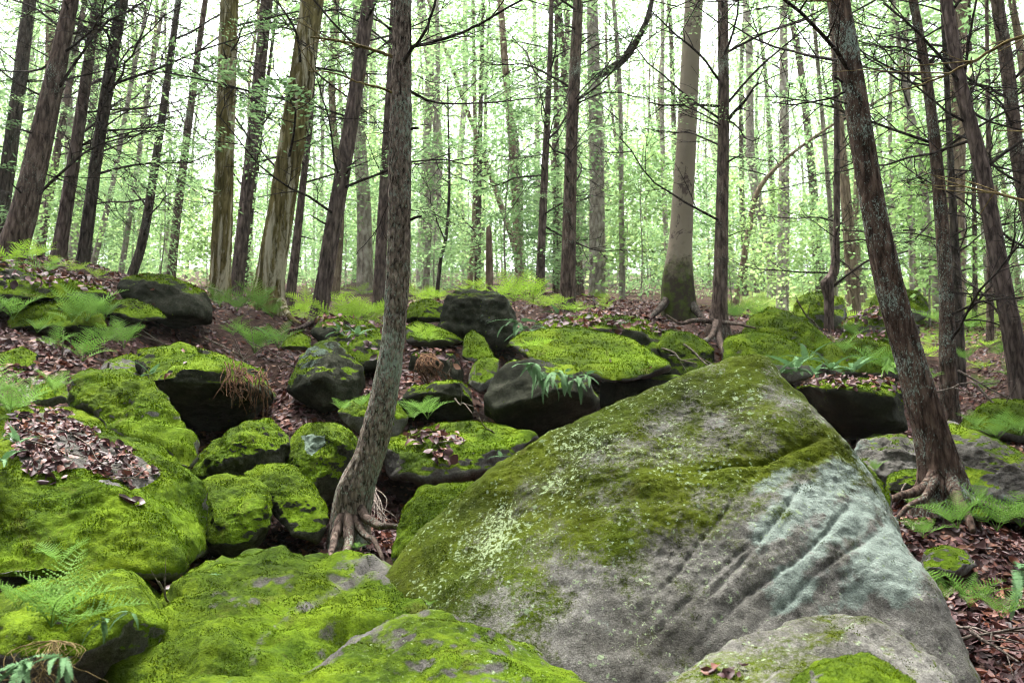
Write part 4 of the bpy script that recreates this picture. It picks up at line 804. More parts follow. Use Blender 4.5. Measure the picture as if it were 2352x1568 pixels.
# a sapling just beyond the view whose olive branches reach in
sb = np.array([3.25, 4.3, float(gh(3.25, 4.3)[0])]); TREE_O['out'] = (tag(link('tree', None, loc=sb), 'young tree whose slim olive branches reach across the dark slanting trunks', 'tree'), None, None, sb)
Pt = catmull([sb - [0, 0, .3], sb + [.02, .02, 1.4], sb + [0, .05, 3.0], sb + [-.05, .05, 5]], 90)
link('trunk', trunk_mesh(Pt, np.linspace(.05, .02, 90), 16, 'bark_tan', .004, sb), TREE_O['out'][0])
own_limb('out', [(2860,20,4.3),(2600,40,4.4),(2352,84,4.7),(2240,140,4.8),(2150,180,4.9),(2042,212,5.0)], .011, .003, twigs=7, seed=51, n=40)
own_limb('out', [(2860,600,4.3),(2560,520,4.4),(2352,464,4.7),(2270,443,4.8),(2205,432,4.9)], .010, .004, twigs=6, seed=52, n=30)
own_limb('out', [(2860,300,4.3),(2560,310,4.4),(2352,298,4.7),(2285,292,4.8)], .006, .002, twigs=3, seed=53, n=30)
c = link('crown', CR_HIGH[0], TREE_O['out'][0]); c.location = (0, 0, 3.6); c.scale = (.5, .5, .5)
# ------------------------------------------------------------------ forest behind
br = np.random.RandomState(77)
BT = []  # far stems get mostly paler barks: haze fade put into their colour
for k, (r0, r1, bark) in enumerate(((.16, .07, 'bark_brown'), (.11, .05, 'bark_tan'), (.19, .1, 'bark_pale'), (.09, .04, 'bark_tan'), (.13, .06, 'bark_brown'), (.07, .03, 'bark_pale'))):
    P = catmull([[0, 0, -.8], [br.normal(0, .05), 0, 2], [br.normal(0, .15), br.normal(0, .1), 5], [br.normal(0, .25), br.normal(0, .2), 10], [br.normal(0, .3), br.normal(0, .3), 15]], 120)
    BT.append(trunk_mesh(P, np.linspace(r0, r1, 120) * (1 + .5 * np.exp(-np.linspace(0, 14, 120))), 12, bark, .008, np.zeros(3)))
KIND = [('hemlock', 'slender hemlock with grey-green sprays in the hazy wood upslope', 'hazy hemlocks upslope'),
        ('broadleaf', 'broad-leaved tree with yellow-green leaves in the hazy wood upslope', 'hazy broad-leaved trees upslope'),
        ('sapling', 'low leafy sapling growing under the hazy wood upslope', 'saplings upslope')]
taken = [(t[2][1][0], t[1]) for t in TREES]
def far_tree(px, Y, kind, sc=1.0):
    X = (px - PW / 2) / FP * Y / CP; z = float(gh(X, Y)[0]); base = np.array([X, Y, z])
    k = 0 if kind in (0,) else kind
    root = tag(link(('tree', 'tree', 'sapling')[kind], None, loc=base), KIND[kind][1], ('tree', 'tree', 'sapling')[kind], KIND[kind][2])
    root.rotation_euler = (br.normal(0, .03), br.normal(0, .035) - .00004 * (px - 1176), br.rand() * 6.28)
    if kind == 2:
        s = int(br.rand() < .68); c = link('crown', CR_SAP[s], root); t = link('trunk', BT[5], root); t.scale = (.25, .25, .22); v = br.uniform(.7, 1.2) * sc; root.scale = (v, v, v); return
    t = link('trunk', BT[br.randint(6)], root); v = br.uniform(.75, 1.25) * sc; t.scale = (v, v, 1)
    c = link('crown', (CR_LOW[br.randint(4)] if kind == 0 else CR_BROAD[br.randint(3)]), root); s = br.uniform(.8, 1.15); c.scale = (s, s, br.uniform(.9, 1.1)); c.rotation_euler.z = br.rand() * 6
    for q in range(3 if Y < 30 else 0):
        o = link('branch', LIMBS[br.randint(12)], root); az = br.rand() * 6.28; place(o, np.array([0, 0, br.uniform(.6, 4.5)]), np.zeros(3), az, br.uniform(-.1, .5), br.uniform(.8, 2.0))
cnt = 0
for tries in range(900):
    if cnt >= 120: break
    Y = 17 + 60 * br.rand() ** 1.1; px = br.uniform(-150, 2500)
    if any(abs(px - tx) < 26 and abs(Y - ty) < 6 for tx, ty in taken): continue
    taken.append((px, Y))
    openl = 1.0 if px > 900 else .62                # the wood is more open to one side
    if br.rand() > openl: continue
    far_tree(px, Y, 0 if br.rand() < (.84 if px > 700 else .6) else 1); cnt += 1
for q in range(46):
    far_tree(br.uniform(-100, 2450), 15.5 + 26 * br.rand(), 2)
for q in range(40):
    far_tree(br.uniform(-100, 2450), 45 + 38 * br.rand(), 0 if q % 3 else 1, 1.2)
for q in range(50):
    far_tree(br.uniform(-100, 2450), 30 + 40 * br.rand(), 2, 1.9)
# ------------------------------------------------------------------ fallen leaves
LT = np.array([[0,0,0],[.22,.17,.02],[.5,.27,.05],[.78,.17,.03],[1,0,0],[.78,-.17,.03],[.5,-.27,.05],[.22,-.17,.02],[.35,0,-.02],[.68,0,-.02]], float) - [.5, 0, 0]
LF = np.array([[0,8,1],[1,8,2],[2,8,9],[2,9,3],[3,9,4],[4,9,5],[5,9,6],[6,9,8],[6,8,7],[7,8,0]])
def leaf_cloud(P, Nn, size, tilt=.45, curl=.5):
    n = len(P); Nn = Nn + rs.normal(0, tilt, (n, 3)) * .6; Nn /= np.linalg.norm(Nn, axis=1)[:, None]
    t = np.cross(Nn, rs.normal(0, 1, (n, 3))); t /= np.linalg.norm(t, axis=1)[:, None]; b = np.cross(Nn, t)
    c = rs.normal(0, curl, n); c2 = rs.normal(0, curl * .8, n); S = size * rs.uniform(.55, 1.25, n); wd = rs.uniform(.7, 1.5, n)
    X = LT[None, :, 0] * np.ones((n, 1)); Yl = LT[None, :, 1] * wd[:, None]
    Z = LT[None, :, 2] + c[:, None] * X ** 2 * 1.6 + c2[:, None] * np.abs(Yl) * 1.2 + .25 * rs.normal(0, .3, (n, 10)) * .4
    V = P[:, None, :] + S[:, None, None] * (X[..., None] * t[:, None, :] + Yl[..., None] * b[:, None, :] + Z[..., None] * Nn[:, None, :]) + Nn[:, None, :] * .012
    F = (np.arange(n)[:, None, None] * 10 + LF[None]).reshape(-1, 3)
    return V.reshape(-1, 3), F
def on_ground(n, x0, x1, Y0, Y1):
    """random spots of the slope, denser close by"""
    Yv = Y0 * (Y1 / Y0) ** rs.rand(n); px = rs.uniform(x0, x1, n); X = (px - PW / 2) / FP * Yv / CP
    return X, Yv
X, Yv = on_ground(46000, -60, 2420, 3.6, 17)
P = np.c_[X, Yv, gh(X, Yv)]; Nn = gnorm(X, Yv)
keep = pn(P * np.array([.8, .8, .8]), 61) > -.5
P, Nn = P[keep], Nn[keep]
V, F = leaf_cloud(P, Nn, .07)
tag(link('leaf_litter', fast_mesh('leaf_litter', V, F, M['dead'], True)), 'brown and violet fallen leaves strewn over the forest floor', 'leaf litter', kind='stuff')
def on_rock(key, poly, n, nzmin=.35):
    R = ROCKS[key]; F = R['F']; V = R['V']; fc = V[F].mean(1); q = R['Q'][F].mean(1)
    fN = np.cross(V[F[:, 1]] - V[F[:, 0]], V[F[:, 2]] - V[F[:, 0]]); ar = np.linalg.norm(fN, axis=1) / 2; fN /= 2 * ar[:, None] + 1e-12
    ok = (fN[:, 2] > nzmin) & ((fN * fc).sum(1) < .15 * np.linalg.norm(fc, axis=1))
    if poly is not None: ok &= in_poly(q + 18 * np.c_[pn(fc * 5, 1), pn(fc * 5, 2)], poly)
    w = ar * ok
    if w.sum() <= 0: return np.zeros((0, 3)), np.zeros((0, 3))
    pk = np.minimum(np.searchsorted(np.cumsum(w) / w.sum(), rs.rand(n)), len(F) - 1); a = rs.rand(n, 1); b = rs.rand(n, 1) * (1 - a)
    T = V[F[pk]]; return T[:, 0] + a * (T[:, 1] - T[:, 0]) + b * (T[:, 2] - T[:, 0]), fN[pk]
PILE = [(15,970),(110,950),(190,985),(290,1040),(372,1090),(300,1115),(190,1088),(90,1095),(35,1060)]
heaps = [('d', PILE, 900, .045, .02), ('q', [(930,1010),(1000,985),(1060,1010),(1050,1050),(1010,1080),(960,1050)], 130, .07, .03), ('bb', [(1850,860),(2060,865),(2060,905),(1850,900)], 240, .07, .03), ('l', None, 120, .08, .02),
         ('w', [(1215,715),(1620,715),(1600,775),(1240,762)], 420, .08, .03), ('jj', [(-50,590),(260,600),(260,680),(-50,660)], 380, .08, .03), ('z2', None, 200, .09, .03), ('s3', None, 90, .08, .03), ('b1', [(1480,1540),(1560,1552),(1750,1520),(1760,1480),(1720,1560)], 22, .035, 0), ('kk', None, 14, .07, 0), ('r', None, 5, .06, 0), ('f', None, 18, .08, .0)]
for key, poly, n, s, lift in heaps:
    P, Nn = on_rock(key, poly, n)
    if not len(P): continue
    P[:, 2] += rs.rand(len(P)) * lift
    V, F = leaf_cloud(P, Nn, s)
    if key == 'd':
        keepV = V; continue_single = P, Nn
        continue
    base = np.array(ROCKS[key]['o'].location)
    tag(link('leaf_litter', fast_mesh('leaf_litter', V, F, M['dead'], True)), 'fallen brown leaves resting on the ' + ROCKS[key]['o']['label'].split(' with ')[0].split(' over ')[0].split(' capped ')[0].split(' topped ')[0].split(' below ')[0].split(' behind ')[0].split(' roofed ')[0], 'leaf litter', kind='stuff')
# single leaves that show largest: the drift on the moss mound and the slope beside the great boulder
single = []
for k in range(6):
    V, F = leaf_cloud(np.zeros((1, 3)), np.array([[0, 0, 1.]]), 1.0, 0.0, .55); single.append(fast_mesh('leaf', V - V.mean(0), F, M['dead1'], True))
def drop_leaf(p, nrm, s, label, group):
    o = tag(link('fallen_leaf', single[rs.randint(6)], loc=p + nrm * .008), label, 'leaf', group)
    q = Vector(nrm + rs.normal(0, .2, 3)).to_track_quat('Z', 'Y'); o.rotation_euler = (q.to_matrix() @ Matrix.Rotation(rs.rand() * 6.283, 3, 'Z')).to_euler(); v = s * rs.uniform(.6, 1.2); o.scale = (v, v * rs.uniform(.8, 1.3), v)
P, Nn = continue_single
for k in range(190): drop_leaf(P[k], Nn[k], .055, 'brown fallen leaf in the drift on the moss mound', 'leaves in the drift on the moss mound')
V, F = leaf_cloud(P[190:], Nn[190:], .045)
tag(link('leaf_litter', fast_mesh('leaf_litter', V, F, M['dead'], True)), 'small crumpled leaves filling the drift on the moss mound', 'leaf litter', kind='stuff')
X, Yv = on_ground(400, 2060, 2400, 3.6, 6.2); P = np.c_[X, Yv, gh(X, Yv)]; Nn = gnorm(X, Yv); q, _ = proj(P)
n = 0
for k in range(len(P)):
    if n >= 105 or not (2050 < q[k, 0] < 2360 and 1150 < q[k, 1] < 1568): continue
    P[k, 2] += .012; drop_leaf(P[k], Nn[k], .07, 'brown fallen leaf on the slope beside the great boulder', 'leaves on the slope beside the great boulder'); n += 1
def near_rock_point(key, x, y):
    R = ROCKS[key]; fr = (R['N'] * R['V']).sum(1) < 0
    d = np.hypot(R['Q'][:, 0] - x, R['Q'][:, 1] - y) + 1e6 * (~fr); k = d.argmin(); return R['V'][k], R['N'][k]
for (x, y) in ((290,1150), (315,1155), (150,1098), (120,1100), (100,1110)):
    p, nn = near_rock_point('d', x, y); drop_leaf(p, nn, .075, 'curled russet leaf lying loose on the front of the moss mound', 'loose leaves on the moss mound front')
for x, y in ((430,1345), (460,1340), (395,1350)):
    drop_leaf(W(x, y, 3.9), np.array([0, -.3, .9]), .10, 'russet leaf caught in the crevice before the ledge rock', 'leaves in the crevice')
# ------------------------------------------------------------------ ferns
def frond(rng, lacy=True, n=20, wid=.30, bend=.9, mat='fern', lw=.085):
    """unit-long frond along +X: midrib, paired leaflets, each cut into lobes"""
    bg_ = Bag(); t = np.linspace(0, 1, 14); side = rng.normal(0, .06)
    def mid(s): return np.stack([np.sin(bend * s) / bend, side * s * s, -(1 - np.cos(bend * s)) / bend], -1)
    bg_.add(*tube(mid(t), .006 * (1 - .8 * t) + .001, 3, False))
    stem = .22 if lacy else .12
    for k in range(n):
        s = stem + (1 - stem) * (k + .3) / n; p = mid(np.array(s)); tg = mid(np.array(s + .01)) - p; tg /= np.linalg.norm(tg)
        up = np.array([tg[2], 0, -tg[0]]) * -1.0; up = up / (np.linalg.norm(up) + 1e-9)
        rel = (s - stem) / (1 - stem)
        l = wid * (min(1, .62 + rel * 2.6) if lacy else min(1, .7 + rel * 2)) * (1 - rel) ** .72 + .012
        for sg in (-1, 1):
            dv = tg * (.38 + .25 * rel) + np.array([0, sg, 0]) * .92 + up * rng.normal(.02, .10); dv /= np.linalg.norm(dv)
            nr = np.cross(dv, tg) * sg; nr /= np.linalg.norm(nr) + 1e-9; wv = np.cross(nr, dv)
            if lacy:
                m = 6; V = []; F = []
                for q in range(m):
                    a0, a1 = q / m, (q + 1) / m; w = l * lw * (1 - a0) ** .6 + .004; dr = lambda a: -nr * (.22 * l * a * a)
                    c0 = p + dv * l * a0 + dr(a0); c1 = p + dv * l * a1 * .98 + dr(a1); b = len(V)
                    V += [c0, c1, c0 + dv * l * .11 + wv * w + nr * rng.normal(0, .004), c0 + dv * l * .11 - wv * w + nr * rng.normal(0, .004)]; F += [[b, b + 1, b + 2], [b, b + 3, b + 1]]
                bg_.add(V, F)
            else:
                w = .5 / n * 1.25 * (1 - rel * .4); dr = -nr * .10 * l
                bg_.add([p - wv * w * .7, p + wv * w * .7, p + dv * l * .55 + wv * w * .8 + dr * .4, p + dv * l + dr, p + dv * l * .55 - wv * w * .8 + dr * .4], [[0, 1, 2], [0, 2, 4], [4, 2, 3]])
    return bg_.mesh('frond', M[mat], False)
fg = np.random.RandomState(12)
FR = {'fern': [frond(fg, True, 13, fg.uniform(.30, .38), fg.uniform(.5, 1.1)) for k in range(7)],
      'fern_y': [frond(fg, True, 11, fg.uniform(.30, .36), fg.uniform(.5, 1.2), 'fern_y', lw=.11) for k in range(6)],
      'fern_b': [frond(fg, False, 24, fg.uniform(.13, .17), fg.uniform(.6, 1.5), 'fern_b') for k in range(5)]}
def fern(x, y, Y, size, label, n=6, kind='fern', el=(.5, 1.2), az=None, group='ferns', pos=None):
    """clump rooted where it is seen at (x, y), size in photo pixels"""
    p = pos if pos is not None else WY(x, y, Y); S = size / FP * Y
    root = tag(link('fern', None, loc=p), label, 'fern', group)
    for k in range(n):
        o = link('frond', FR[kind][rs.randint(len(FR[kind]))], root); a = (az[0] + (az[1] - az[0]) * rs.rand()) if az else k * 6.283 / n + rs.uniform(-.5, .5)
        v = S * rs.uniform(.75, 1.2); o.scale = (v, v, v); o.rotation_euler = (rs.normal(0, .25), -rs.uniform(*el), a)
    return root
T = 'light green fern '
FERNS = [
 # ledge and upper litter slope
 (25,600,9.2,75,T+'sprouting on the fern-roofed ledge top','y',7),(75,598,9.2,72,T+'sprouting on the fern-roofed ledge top','y',7),(130,612,9.2,60,T+'sprouting on the fern-roofed ledge top','y',6),(-10,605,9.1,70,T+'sprouting on the fern-roofed ledge top','y',6),(175,625,9.4,50,T+'sprouting on the fern-roofed ledge top','y',5),(225,640,9.4,45,T+'sprouting on the fern-roofed ledge top','y',5),
 (105,628,8.7,70,'fern drooping over the fern-roofed ledge edge','f',6),(40,640,8.6,55,'fern drooping over the fern-roofed ledge edge','f',5),
 (200,738,8.0,105,T+'standing tall before the low mossy stone under the ledge','f',8),(165,742,7.9,85,T+'beside the tall one before the low mossy stone','f',6),(240,735,8.1,80,T+'between the low mossy stone and flat mossy stone','f',6),
 (30,735,7.8,90,'fern at the dark ledge slot mouth','f',6),(-5,720,7.8,85,'fern at the dark ledge slot mouth','f',6),(85,765,7.7,60,'small fern below the dark ledge slot','f',5),
 (285,800,8.2,100,T+'spread wide on the open litter slope','f',7),(190,830,7.4,95,'thin feathery fern on the open litter slope above the moss mound','f',6),(130,800,7.4,70,'thin feathery fern on the open litter slope above the moss mound','f',5),(240,790,8,80,'feathery fern on the litter slope below flat mossy stone','f',6),
 (505,705,10.5,75,'fern at the foot of the upright olive-yellow trunk','f',7),(545,715,10.8,60,'fern at the foot of the upright olive-yellow trunk','f',6),(590,712,11,85,'bright fern at the foot of the stoutest yellow-tan trunk','f',8),(625,730,10.8,60,'low fern among stoutest yellow-tan trunk roots','f',6),
 (535,770,9.6,55,'fern lying low on the litter slope above the dark slab','f',6),(585,812,8.8,95,'broad bright fern on the litter above the overhanging dark slab','f',9),(640,800,8.8,75,'fern next to the little mossy stone on the litter slope','f',6),(620,775,9.4,60,'pale blue-green fern on the litter slope below the stoutest trunk','b',6),
 (770,740,10.6,110,'tall bright fern beside the dark purple-brown trunk','y',8),(815,735,10.6,100,'bright fern in the patch behind the bending trunk','y',8),(855,735,10.6,95,'bright fern in the patch behind the bending trunk','y',8),(800,745,10.2,80,'bright fern in the patch behind the bending trunk','y',8),(700,700,13,60,'bright fern behind the dark purple-brown trunk','y',7),(690,720,12.5,50,'bright fern behind the dark purple-brown trunk','y',7),(880,725,12,80,'bright fern in the patch behind the bending trunk','y',7),
 (985,785,8.9,65,'fern on the green sloping rock face','y',7),(960,770,9.2,60,'small fern on the green sloping rock face','y',6),
 (1000,690,11.5,60,'bright fern behind the small mossy boulder on the ridge','y',6),(1065,668,10.9,52,'bright fern atop the grey blocky boulder','y',6),(1095,665,10.9,48,'bright fern atop the grey blocky boulder','y',6),
 (1180,692,11.2,110,'big arching bright fern on the ridge behind the blocky boulder','y',9),(1225,694,11.4,90,'bright arching fern beside the big one on the ridge','y',8),(1150,690,11.5,80,'bright arching fern beside the big one on the ridge','y',7),(1320,718,11.6,70,'bright fern at the foot of the straight brown trunk','y',7),(1275,705,12,60,'bright fern at the foot of the straight brown trunk','y',6),
 (1190,740,9.7,75,'dark blue-green fern hanging down the blocky boulder side','b',7),(1215,755,9.6,75,'dark blue-green fern hanging down the blocky boulder side','b',6),(1290,730,10.4,55,'low blue-green fern on the litter ledge below the beech','b',6),
 (1215,800,8.2,55,'wispy small fern on the long tilted mossy slab','y',6),(1245,795,8.3,45,'wispy small fern on the long tilted mossy slab','y',5),(1430,745,10,35,'small leafy fern in the long dark ledge','b',5),
 (820,770,8.2,50,'grey-green fern on the leaf-strewn boulder shelf','b',6),(780,765,8.2,45,'grey-green fern on the leaf-strewn boulder shelf','b',5),
 (982,962,6.6,85,'bright single fern standing on the flat mossy slab','f',7),(950,965,6.7,70,'smaller fern leaning on the flat mossy slab','f',5),(785,945,6.6,50,'small fern in the gap beside the cube-like boulder','f',5),(830,935,6.4,45,'small fern on the rock behind the bending trunk','f',5),
 (820,1262,4.85,38,'tiny fern at the bending trunk foot','f',4),(1150,1050,5.9,35,'tiny fern under the flat mossy slab edge','b',4),
 (25,955,5.0,120,'feathery fern between the moss mound and litter slope','f',7),(60,920,5.6,80,'feathery fern near the small mossy stone','f',6),(125,905,5.5,75,'feathery fern at the small mossy stone','f',6),(-20,920,5.2,110,'feathery fern between the moss mound and litter slope','f',6),(345,860,6.0,50,'small grey-green fern under the moss cap slab','b',5),
 (5,1060,4.2,85,'dark fern beside the leaf drift on the moss mound','b',6),(40,1020,4.4,70,'dark fern beside the leaf drift on the moss mound','b',6),
 # beyond the great boulder
 (1690,735,12,70,'bright fern beside the rooted brown trunk','f',7),(1745,740,11.8,70,'bright fern above the smooth green hump','f',7),(1960,775,10.4,55,'fern on the sloping mossy rock below the elbowed trunk','f',6),
 (1790,860,7.9,75,'blue-green fern in the thicket above the great boulder','b',7),(1830,850,7.9,80,'blue-green fern in the thicket above the great boulder','b',7),(1870,860,7.8,70,'blue-green fern in the thicket above the great boulder','b',7),(1910,850,7.8,75,'blue-green fern in the thicket above the great boulder','b',7),(1960,855,7.8,75,'blue-green fern in the thicket above the great boulder','b',7),(1850,830,8.4,70,'blue-green fern in the thicket above the great boulder','b',6),(2000,845,7.9,75,'light fern at the end of the blue-green thicket','f',7),(2040,850,7.9,65,'light fern at the end of the blue-green thicket','f',6),(1940,810,9,60,'fern above the blue-green thicket','f',6),
 (2060,800,9.5,55,'fern showing just behind the leaning trunk','f',6),(2130,880,8.2,55,'light fern between the leaning trunk and slim reddish trunk','f',6),
 (2230,760,13,60,'fern on the far litter slope','f',6),(2300,820,11,60,'fern on the far litter slope','f',6),(2260,900,10,55,'fern on the far litter slope','f',6),(2330,870,10,60,'fern on the far litter slope','f',6),(2150,740,14,60,'fern on the far litter slope','f',6),(2220,830,11,50,'fern on the far litter slope','f',6),
 (2290,1010,7.8,80,'fern above the grey moss-crested boulder','f',7),(2345,1000,7.8,85,'fern above the grey moss-crested boulder','f',7),(2240,985,8,60,'fern above the grey moss-crested boulder','f',6),(2010,1085,5.9,50,'small fern over the narrow mossy strip','f',5),
 (2090,1165,5.9,50,'small upright fern among the leaning trunk roots','f',4),(2150,1172,5.7,60,'small upright fern among the leaning trunk roots','f',4),
 (2200,1215,5.2,110,'delicate fern on the litter slope below the leaning trunk','f',7),(2120,1235,5.0,80,'fern leaning on the great boulder edge','f',6),(2290,1220,5.3,120,'delicate fern on the litter slope below the leaning trunk','f',7),(2345,1210,5.3,110,'delicate fern on the litter slope below the leaning trunk','f',7),(2240,1170,5.9,80,'fern by the spreading roots','f',6),
 (2345,1310,4.4,130,'dark lush fern hanging at the litter slope side','b',8),(2130,1350,4.3,85,'fern below the small stone at the great boulder edge','f',6),(2165,1385,4.1,80,'fern below the small stone at the great boulder edge','f',6),(2225,1395,4.1,95,'broad fern spread flat over the dark litter','f',7),(2300,1420,4.0,90,'broad fern spread flat over the dark litter','f',6),
 # bottom corner by the rounded mossy rock
 (118,1440,2.75,190,'tall lacy fern rising by the rounded mossy rock','f',6),(150,1450,2.72,165,'tall lacy fern rising by the rounded mossy rock','f',5),(40,1400,2.7,110,'lacy fern leaning at the rounded mossy rock end','f',4),(135,1300,3.3,110,'thin young fern in front of the moss mound','f',4),
 (235,1425,2.75,75,'blue-green fern with ribbed fronds drooping over a leaf wad','b',5),(300,1405,2.8,60,'blue-green fern with ribbed fronds drooping over a leaf wad','b',4),
 (60,1520,2.3,100,'blue-green fern tuft on the bank below the lacy ferns','b',6),(140,1510,2.3,115,'blue-green fern tuft on the bank below the lacy ferns','b',7),(10,1550,2.25,90,'blue-green fern tuft on the bank below the lacy ferns','b',5),
 (500,1320,3.3,22,'tiny seedling fern on the broad ledge rock','b',4),(870,1405,3.1,24,'tiny seedling fern on the crest of the mossed ledge','f',4),(985,1392,3.0,24,'tiny seedling fern on the crest of the mossed ledge','f',4),(515,1575,2.5,20,'tiny seedling fern on the mossy hump','b',4)]
KD = {'f': 'fern', 'y': 'fern_y', 'b': 'fern_b'}
for x, y, Y, s, lb, kd, n in FERNS:
    p = WY(x, y, Y); g = float(gh(p[0], p[1])[0])
    if kd == 'b' and any(w in lb for w in ('hanging', 'drooping', 'tuft')): fern(x, y, Y, s, lb, n, 'fern_b', (-.5, .5), (-2.9, -.2))
    else: fern(x, y, Y, s, lb, n, KD[kd], {'f': (.75, 1.35), 'y': (.3, 1.0)}[kd] if kd != 'b' else (.25, 1.0))
for k in range(9):
    x = 1215 + 16 * k + rs.normal(0, 6); fern(x, 838 + 4 * k + rs.normal(0, 6), 6.85, 62, 'blue-green fern hanging in the cluster down the bulging dark boulder', 4, 'fern_b', (-.9, .6), (-2.6, -.5))
for k in range(30):    # green drift of ferns behind the ridge
    Y = rs.uniform(12.5, 22); px = rs.choice([rs.uniform(640, 1000), rs.uniform(980, 1500), rs.uniform(1650, 2350)]); X = (px - PW / 2) / FP * Y / CP
    fern(0, 0, Y, 50 + rs.rand() * 20, 'bright fern in the drift of ferns beyond the ridge', 6, 'fern_y', (.25, .85), None, 'ferns beyond the ridge', pos=np.array([X, Y, float(gh(X, Y)[0])]))
# ------------------------------------------------------------------ hanging roots, sticks, seedlings
def strands(name, label, cat, lst, r, mat, wig=.02):
    allP = [catmull(P, 16) for P in lst]; base = allP[0][0]
    root = tag(link(name, None, loc=base), label, cat)
    for P in allP:
        P = P + rs.normal(0, wig * .25, P.shape).cumsum(0) * np.linspace(0, 1, 16)[:, None]
        link('strand', fast_mesh('strand', *[(a - base) if k == 0 else a for k, a in enumerate(tube(P, np.linspace(r, r * .35, 16) * rs.uniform(.6, 1.3), 4))], M[mat]), root)
strands('hanging_roots', 'curtain of reddish rootlets hanging off the overhanging dark slab', 'roots',
 [[W(x + rs.normal(0, 8), 840 + (x - 520) * .25 + rs.normal(0, 9), 6.5), W(x + rs.normal(0, 10), 880 + rs.normal(0, 10), 6.32), W(x + rs.normal(6, 14), 895 + (15 + (x - 520) * 1.1) * rs.rand(), 6.28)] for x in 520 + 95 * rs.rand(46)], .005, 'rootlet')
strands('hanging_roots', 'tuft of straw-brown rootlets hanging over the root-curtained rock', 'roots',
 [[W(985 + rs.normal(0, 10), 812, 8.6), W(985 + rs.normal(0, 16), 840, 8.4), W(985 + rs.normal(0, 26), 885 + rs.normal(0, 10), 8.4)] for k in range(34)], .007, 'rootlet')
strands('hanging_roots', 'grey rootlets dangling in the rooty black gap', 'roots',
 [[W(858 + rs.normal(0, 6), 1120, 5.9), W(862 + rs.normal(0, 10), 1150, 5.7), W(885 + rs.normal(0, 22), 1200 + rs.normal(0, 12), 5.5)] for k in range(16)], .006, 'twig_grey')
strands('grass_tuft', 'dry straw tuft on the bank below the lacy ferns', 'grass',
 [[W(130 + rs.normal(0, 8), 1470, 2.5), W(110 + rs.normal(0, 40), 1500, 2.4), W(80 + rs.normal(0, 70), 1590, 2.35)] for k in range(30)], .0016, 'twig_olive')
STK = [((140,875),(146,760),7.6,.010,'upright dead stick poking out of the litter slope'),((228,905),(250,832),6.6,.013,'thick short dead stick leaning by the moss cap slab'),((600,850),(470,775),8.4,.009,'long dead branch lying across litter above the overhanging dark slab'),((690,850),(560,778),8.6,.007,'thin dead branch beside the long one above the dark slab'),
 ((130,920),(215,878),6.0,.009,'curved pale stick above the moss mound'),((420,815),(330,760),8.2,.006,'thin twig on the open litter slope'),((500,830),(610,800),8.6,.008,'bare stick under the broad bright fern'),((480,660),(560,700),11,.014,'fallen branch near the upright olive-yellow trunk'),
 ((385,1380),(365,1335),3.6,.005,'short twig standing in the crevice before the ledge rock'),((170,1000),(330,1085),4.3,.004,'thin twig lying over the leaf drift'),((60,1010),(200,1050),4.3,.004,'thin twig lying over the leaf drift'),((250,1100),(360,1088),4.2,.003,'thin twig lying over the leaf drift'),
 ((1030,870),(1036,825),8.3,.012,'short pale stick upright by the root-curtained rock'),((1045,915),(1085,950),7.0,.006,'thin dead twig on the flat-topped dark rock'),((960,1060),(1060,1010),6.2,.006,'thin dead twig among leaves on the flat mossy slab'),((1140,1000),(1100,960),6.6,.006,'thin dead twig behind the flat mossy slab'),
 ((1520,800),(1600,835),9.6,.012,'grey dead branch by the twisting roots'),((1570,790),(1640,850),9.3,.012,'grey dead branch by the twisting roots'),((1880,755),(1830,690),11.5,.016,'bent dark stick leaning near the elbowed trunk'),((2240,880),(2352,985),8.8,.012,'fallen branch on the litter slope between slanting trunks'),((2200,850),(2352,930),9.2,.012,'fallen branch on the litter slope between slanting trunks'),((2150,900),(2290,880),9,.010,'fallen branch on the litter slope between slanting trunks'),
 ((2180,1480),(2352,1440),4.1,.010,'dark dead stick in the litter beside the great boulder'),((2230,1450),(2340,1520),4.0,.008,'dark dead stick in the litter beside the great boulder'),((2170,1430),(2300,1465),4.2,.009,'dark dead stick in the litter beside the great boulder'),((2300,1165),(2352,1180),5.7,.02,'root-like log by the spreading roots'),((2080,1110),(2065,1150),5.9,.006,'thin grey twig against the moss-capped block')]
for (x0, y0), (x1, y1), Y, r, lb in STK:
    a, b = WY(x0, y0, Y + .1), WY(x1, y1, Y - .1); mid = (a + b) / 2 + rs.normal(0, .05, 3) * np.linalg.norm(b - a)
    P = catmull([a, a * .7 + b * .3 + rs.normal(0, .03, 3) * np.linalg.norm(b - a), mid, b], 18); bg_ = Bag(); bg_.add(*tube(P, np.linspace(r, r * .5, 18), 6))
    for q in range(3):
        i = rs.randint(5, 16); d = (P[i + 1] - P[i]); d /= np.linalg.norm(d); C = P[i] + (d + rs.normal(0, .6, 3)) * (np.linspace(0, 1, 5) * .3 * np.linalg.norm(b - a))[:, None]; bg_.add(*tube(C, np.linspace(r * .5, r * .15, 5), 4))
    link('stick', fast_mesh('stick', np.concatenate(bg_.V) - a, np.concatenate(bg_.F), M['twig_grey']), loc=a); tag(bpy.data.objects[-1] if False else COL.objects[-1], lb, 'stick', 'dead sticks')
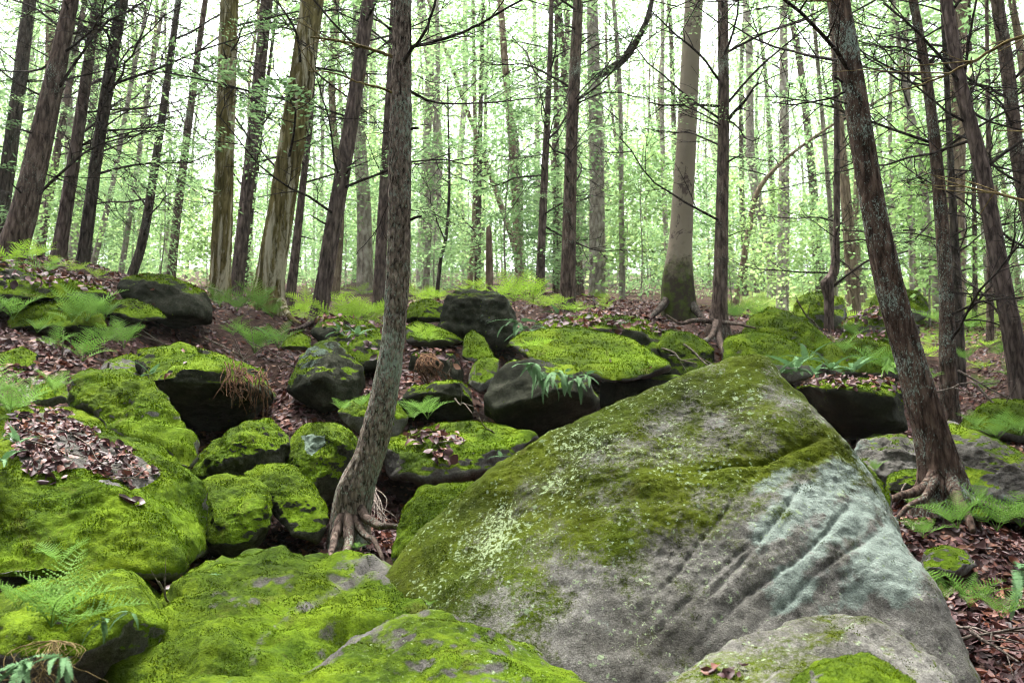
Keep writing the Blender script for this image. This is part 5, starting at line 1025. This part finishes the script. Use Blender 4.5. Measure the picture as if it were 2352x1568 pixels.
# maple seedling with drooping leaves by the overhanging dark slab
sb = W(2030, 885, 6.9); sd = tag(link('seedling', None, loc=sb), 'broad-leaved seedling drooping over the dark overhanging slab', 'seedling')
link('stem', fast_mesh('stem', *(lambda t: (t[0] - sb, t[1]))(tube(catmull([sb, sb + [0, -.03, .1], sb + [.02, -.08, .14]], 8), np.linspace(.004, .002, 8), 4)), M['twig_olive']), sd)
lf = np.array([[0,0,0],[.25,.32,0],[.45,.2,0],[.6,.42,0],[.72,.15,0],[1.1,0,-.1],[.72,-.15,0],[.6,-.42,0],[.45,-.2,0],[.25,-.32,0]], float)
lme = fast_mesh('leaf', lf, np.array([[0,k,k+1] for k in range(1,9)]), M['fern'], False)
for k in range(8):
    o = link('leaf', lme, sd); o.location = (rs.normal(.0, .05), -.08 + rs.normal(0, .03), .13 + rs.normal(0, .03)); o.rotation_euler = (rs.normal(0, .4), .9 + rs.normal(0, .3), rs.uniform(-3, 0)); o.scale = (.1, .1, .1)
# ------------------------------------------------------------------ unseen leaf ring beside and behind the viewpoint, added to block low sky light
n = 42000; az = rs.uniform(math.radians(50), math.radians(310), n); r = rs.uniform(7.5, 14, n); P = np.c_[r * np.sin(az), r * np.cos(az), rs.uniform(-1.5, 11.5, n)]
t = rs.normal(0, 1, (n, 3)) * [1, 1, .4]; t /= np.linalg.norm(t, axis=1)[:, None]; b = np.cross(t, rs.normal(0, 1, (n, 3)) * [.5, .5, 1]); b /= np.linalg.norm(b, axis=1)[:, None]
V = np.stack([P - t * .26, P + b * .12, P + t * .26, P - b * .12], 1).reshape(-1, 3)
tag(link('unseen_leaf_screen', fast_mesh('unseen_leaf_screen', V, np.arange(4 * n).reshape(-1, 4), M['deep'], False)), 'unseen ring of dark leaves added round the boulder slope to block low sky light', 'unseen_leaf_screen', kind='stuff')
# far wood that reads as one pale mass beyond the single trees
n = 62000; Yw = rs.uniform(78, 125, n); Xw = rs.uniform(-.62, .62, n) * Yw; zz = gh(Xw, Yw) + 36 * rs.rand(n); P = np.c_[Xw, Yw, zz]
keep = pn(P * .16, 5) + .5 * pn(P * .5, 6) > -.3 + .42 * (zz - zz.min()) / (zz.max() - zz.min()) - .1; P = P[keep]; n = len(P)
t = rs.normal(0, 1, (n, 3)) * [1, 1, .35]; t /= np.linalg.norm(t, axis=1)[:, None]; b = np.cross(t, rs.normal(0, 1, (n, 3)) * [.4, .4, 1]); b /= np.linalg.norm(b, axis=1)[:, None]
V = np.stack([P - t * .3, P + b * .14, P + t * .3, P - b * .14], 1).reshape(-1, 3)
tag(link('far_wood', fast_mesh('far_wood', V, np.arange(4 * n).reshape(-1, 4), M['hemlock'], False)), 'pale green wall of distant foliage closing the forest upslope', 'far wood', kind='stuff')
# ------------------------------------------------------------------ moist air over the whole place
hb = bmesh.new(); bmesh.ops.create_cube(hb, size=1.0)
me = bpy.data.meshes.new('haze'); hb.to_mesh(me); hb.free()
lo = GV.min(0) - [2, 2, 1.0]; hi = GV.max(0) + [2, 2, 0]; hi[2] = 48
hz = link('haze', me); hz.location = [float(c) for c in (lo + hi) / 2]; hz.scale = [float(c) for c in (hi - lo)]
tag(hz, 'thin pale moist air hanging through the wood', 'haze', kind='stuff')
m = Mat('haze'); pv = m.n('VolumePrincipled'); pv.inputs['Color'].default_value = (.92, .97, .92, 1); pv.inputs['Density'].default_value = .0004; pv.inputs['Anisotropy'].default_value = .2
m.link(pv.outputs[0], m.out.inputs['Volume']); me.materials.append(m.m)
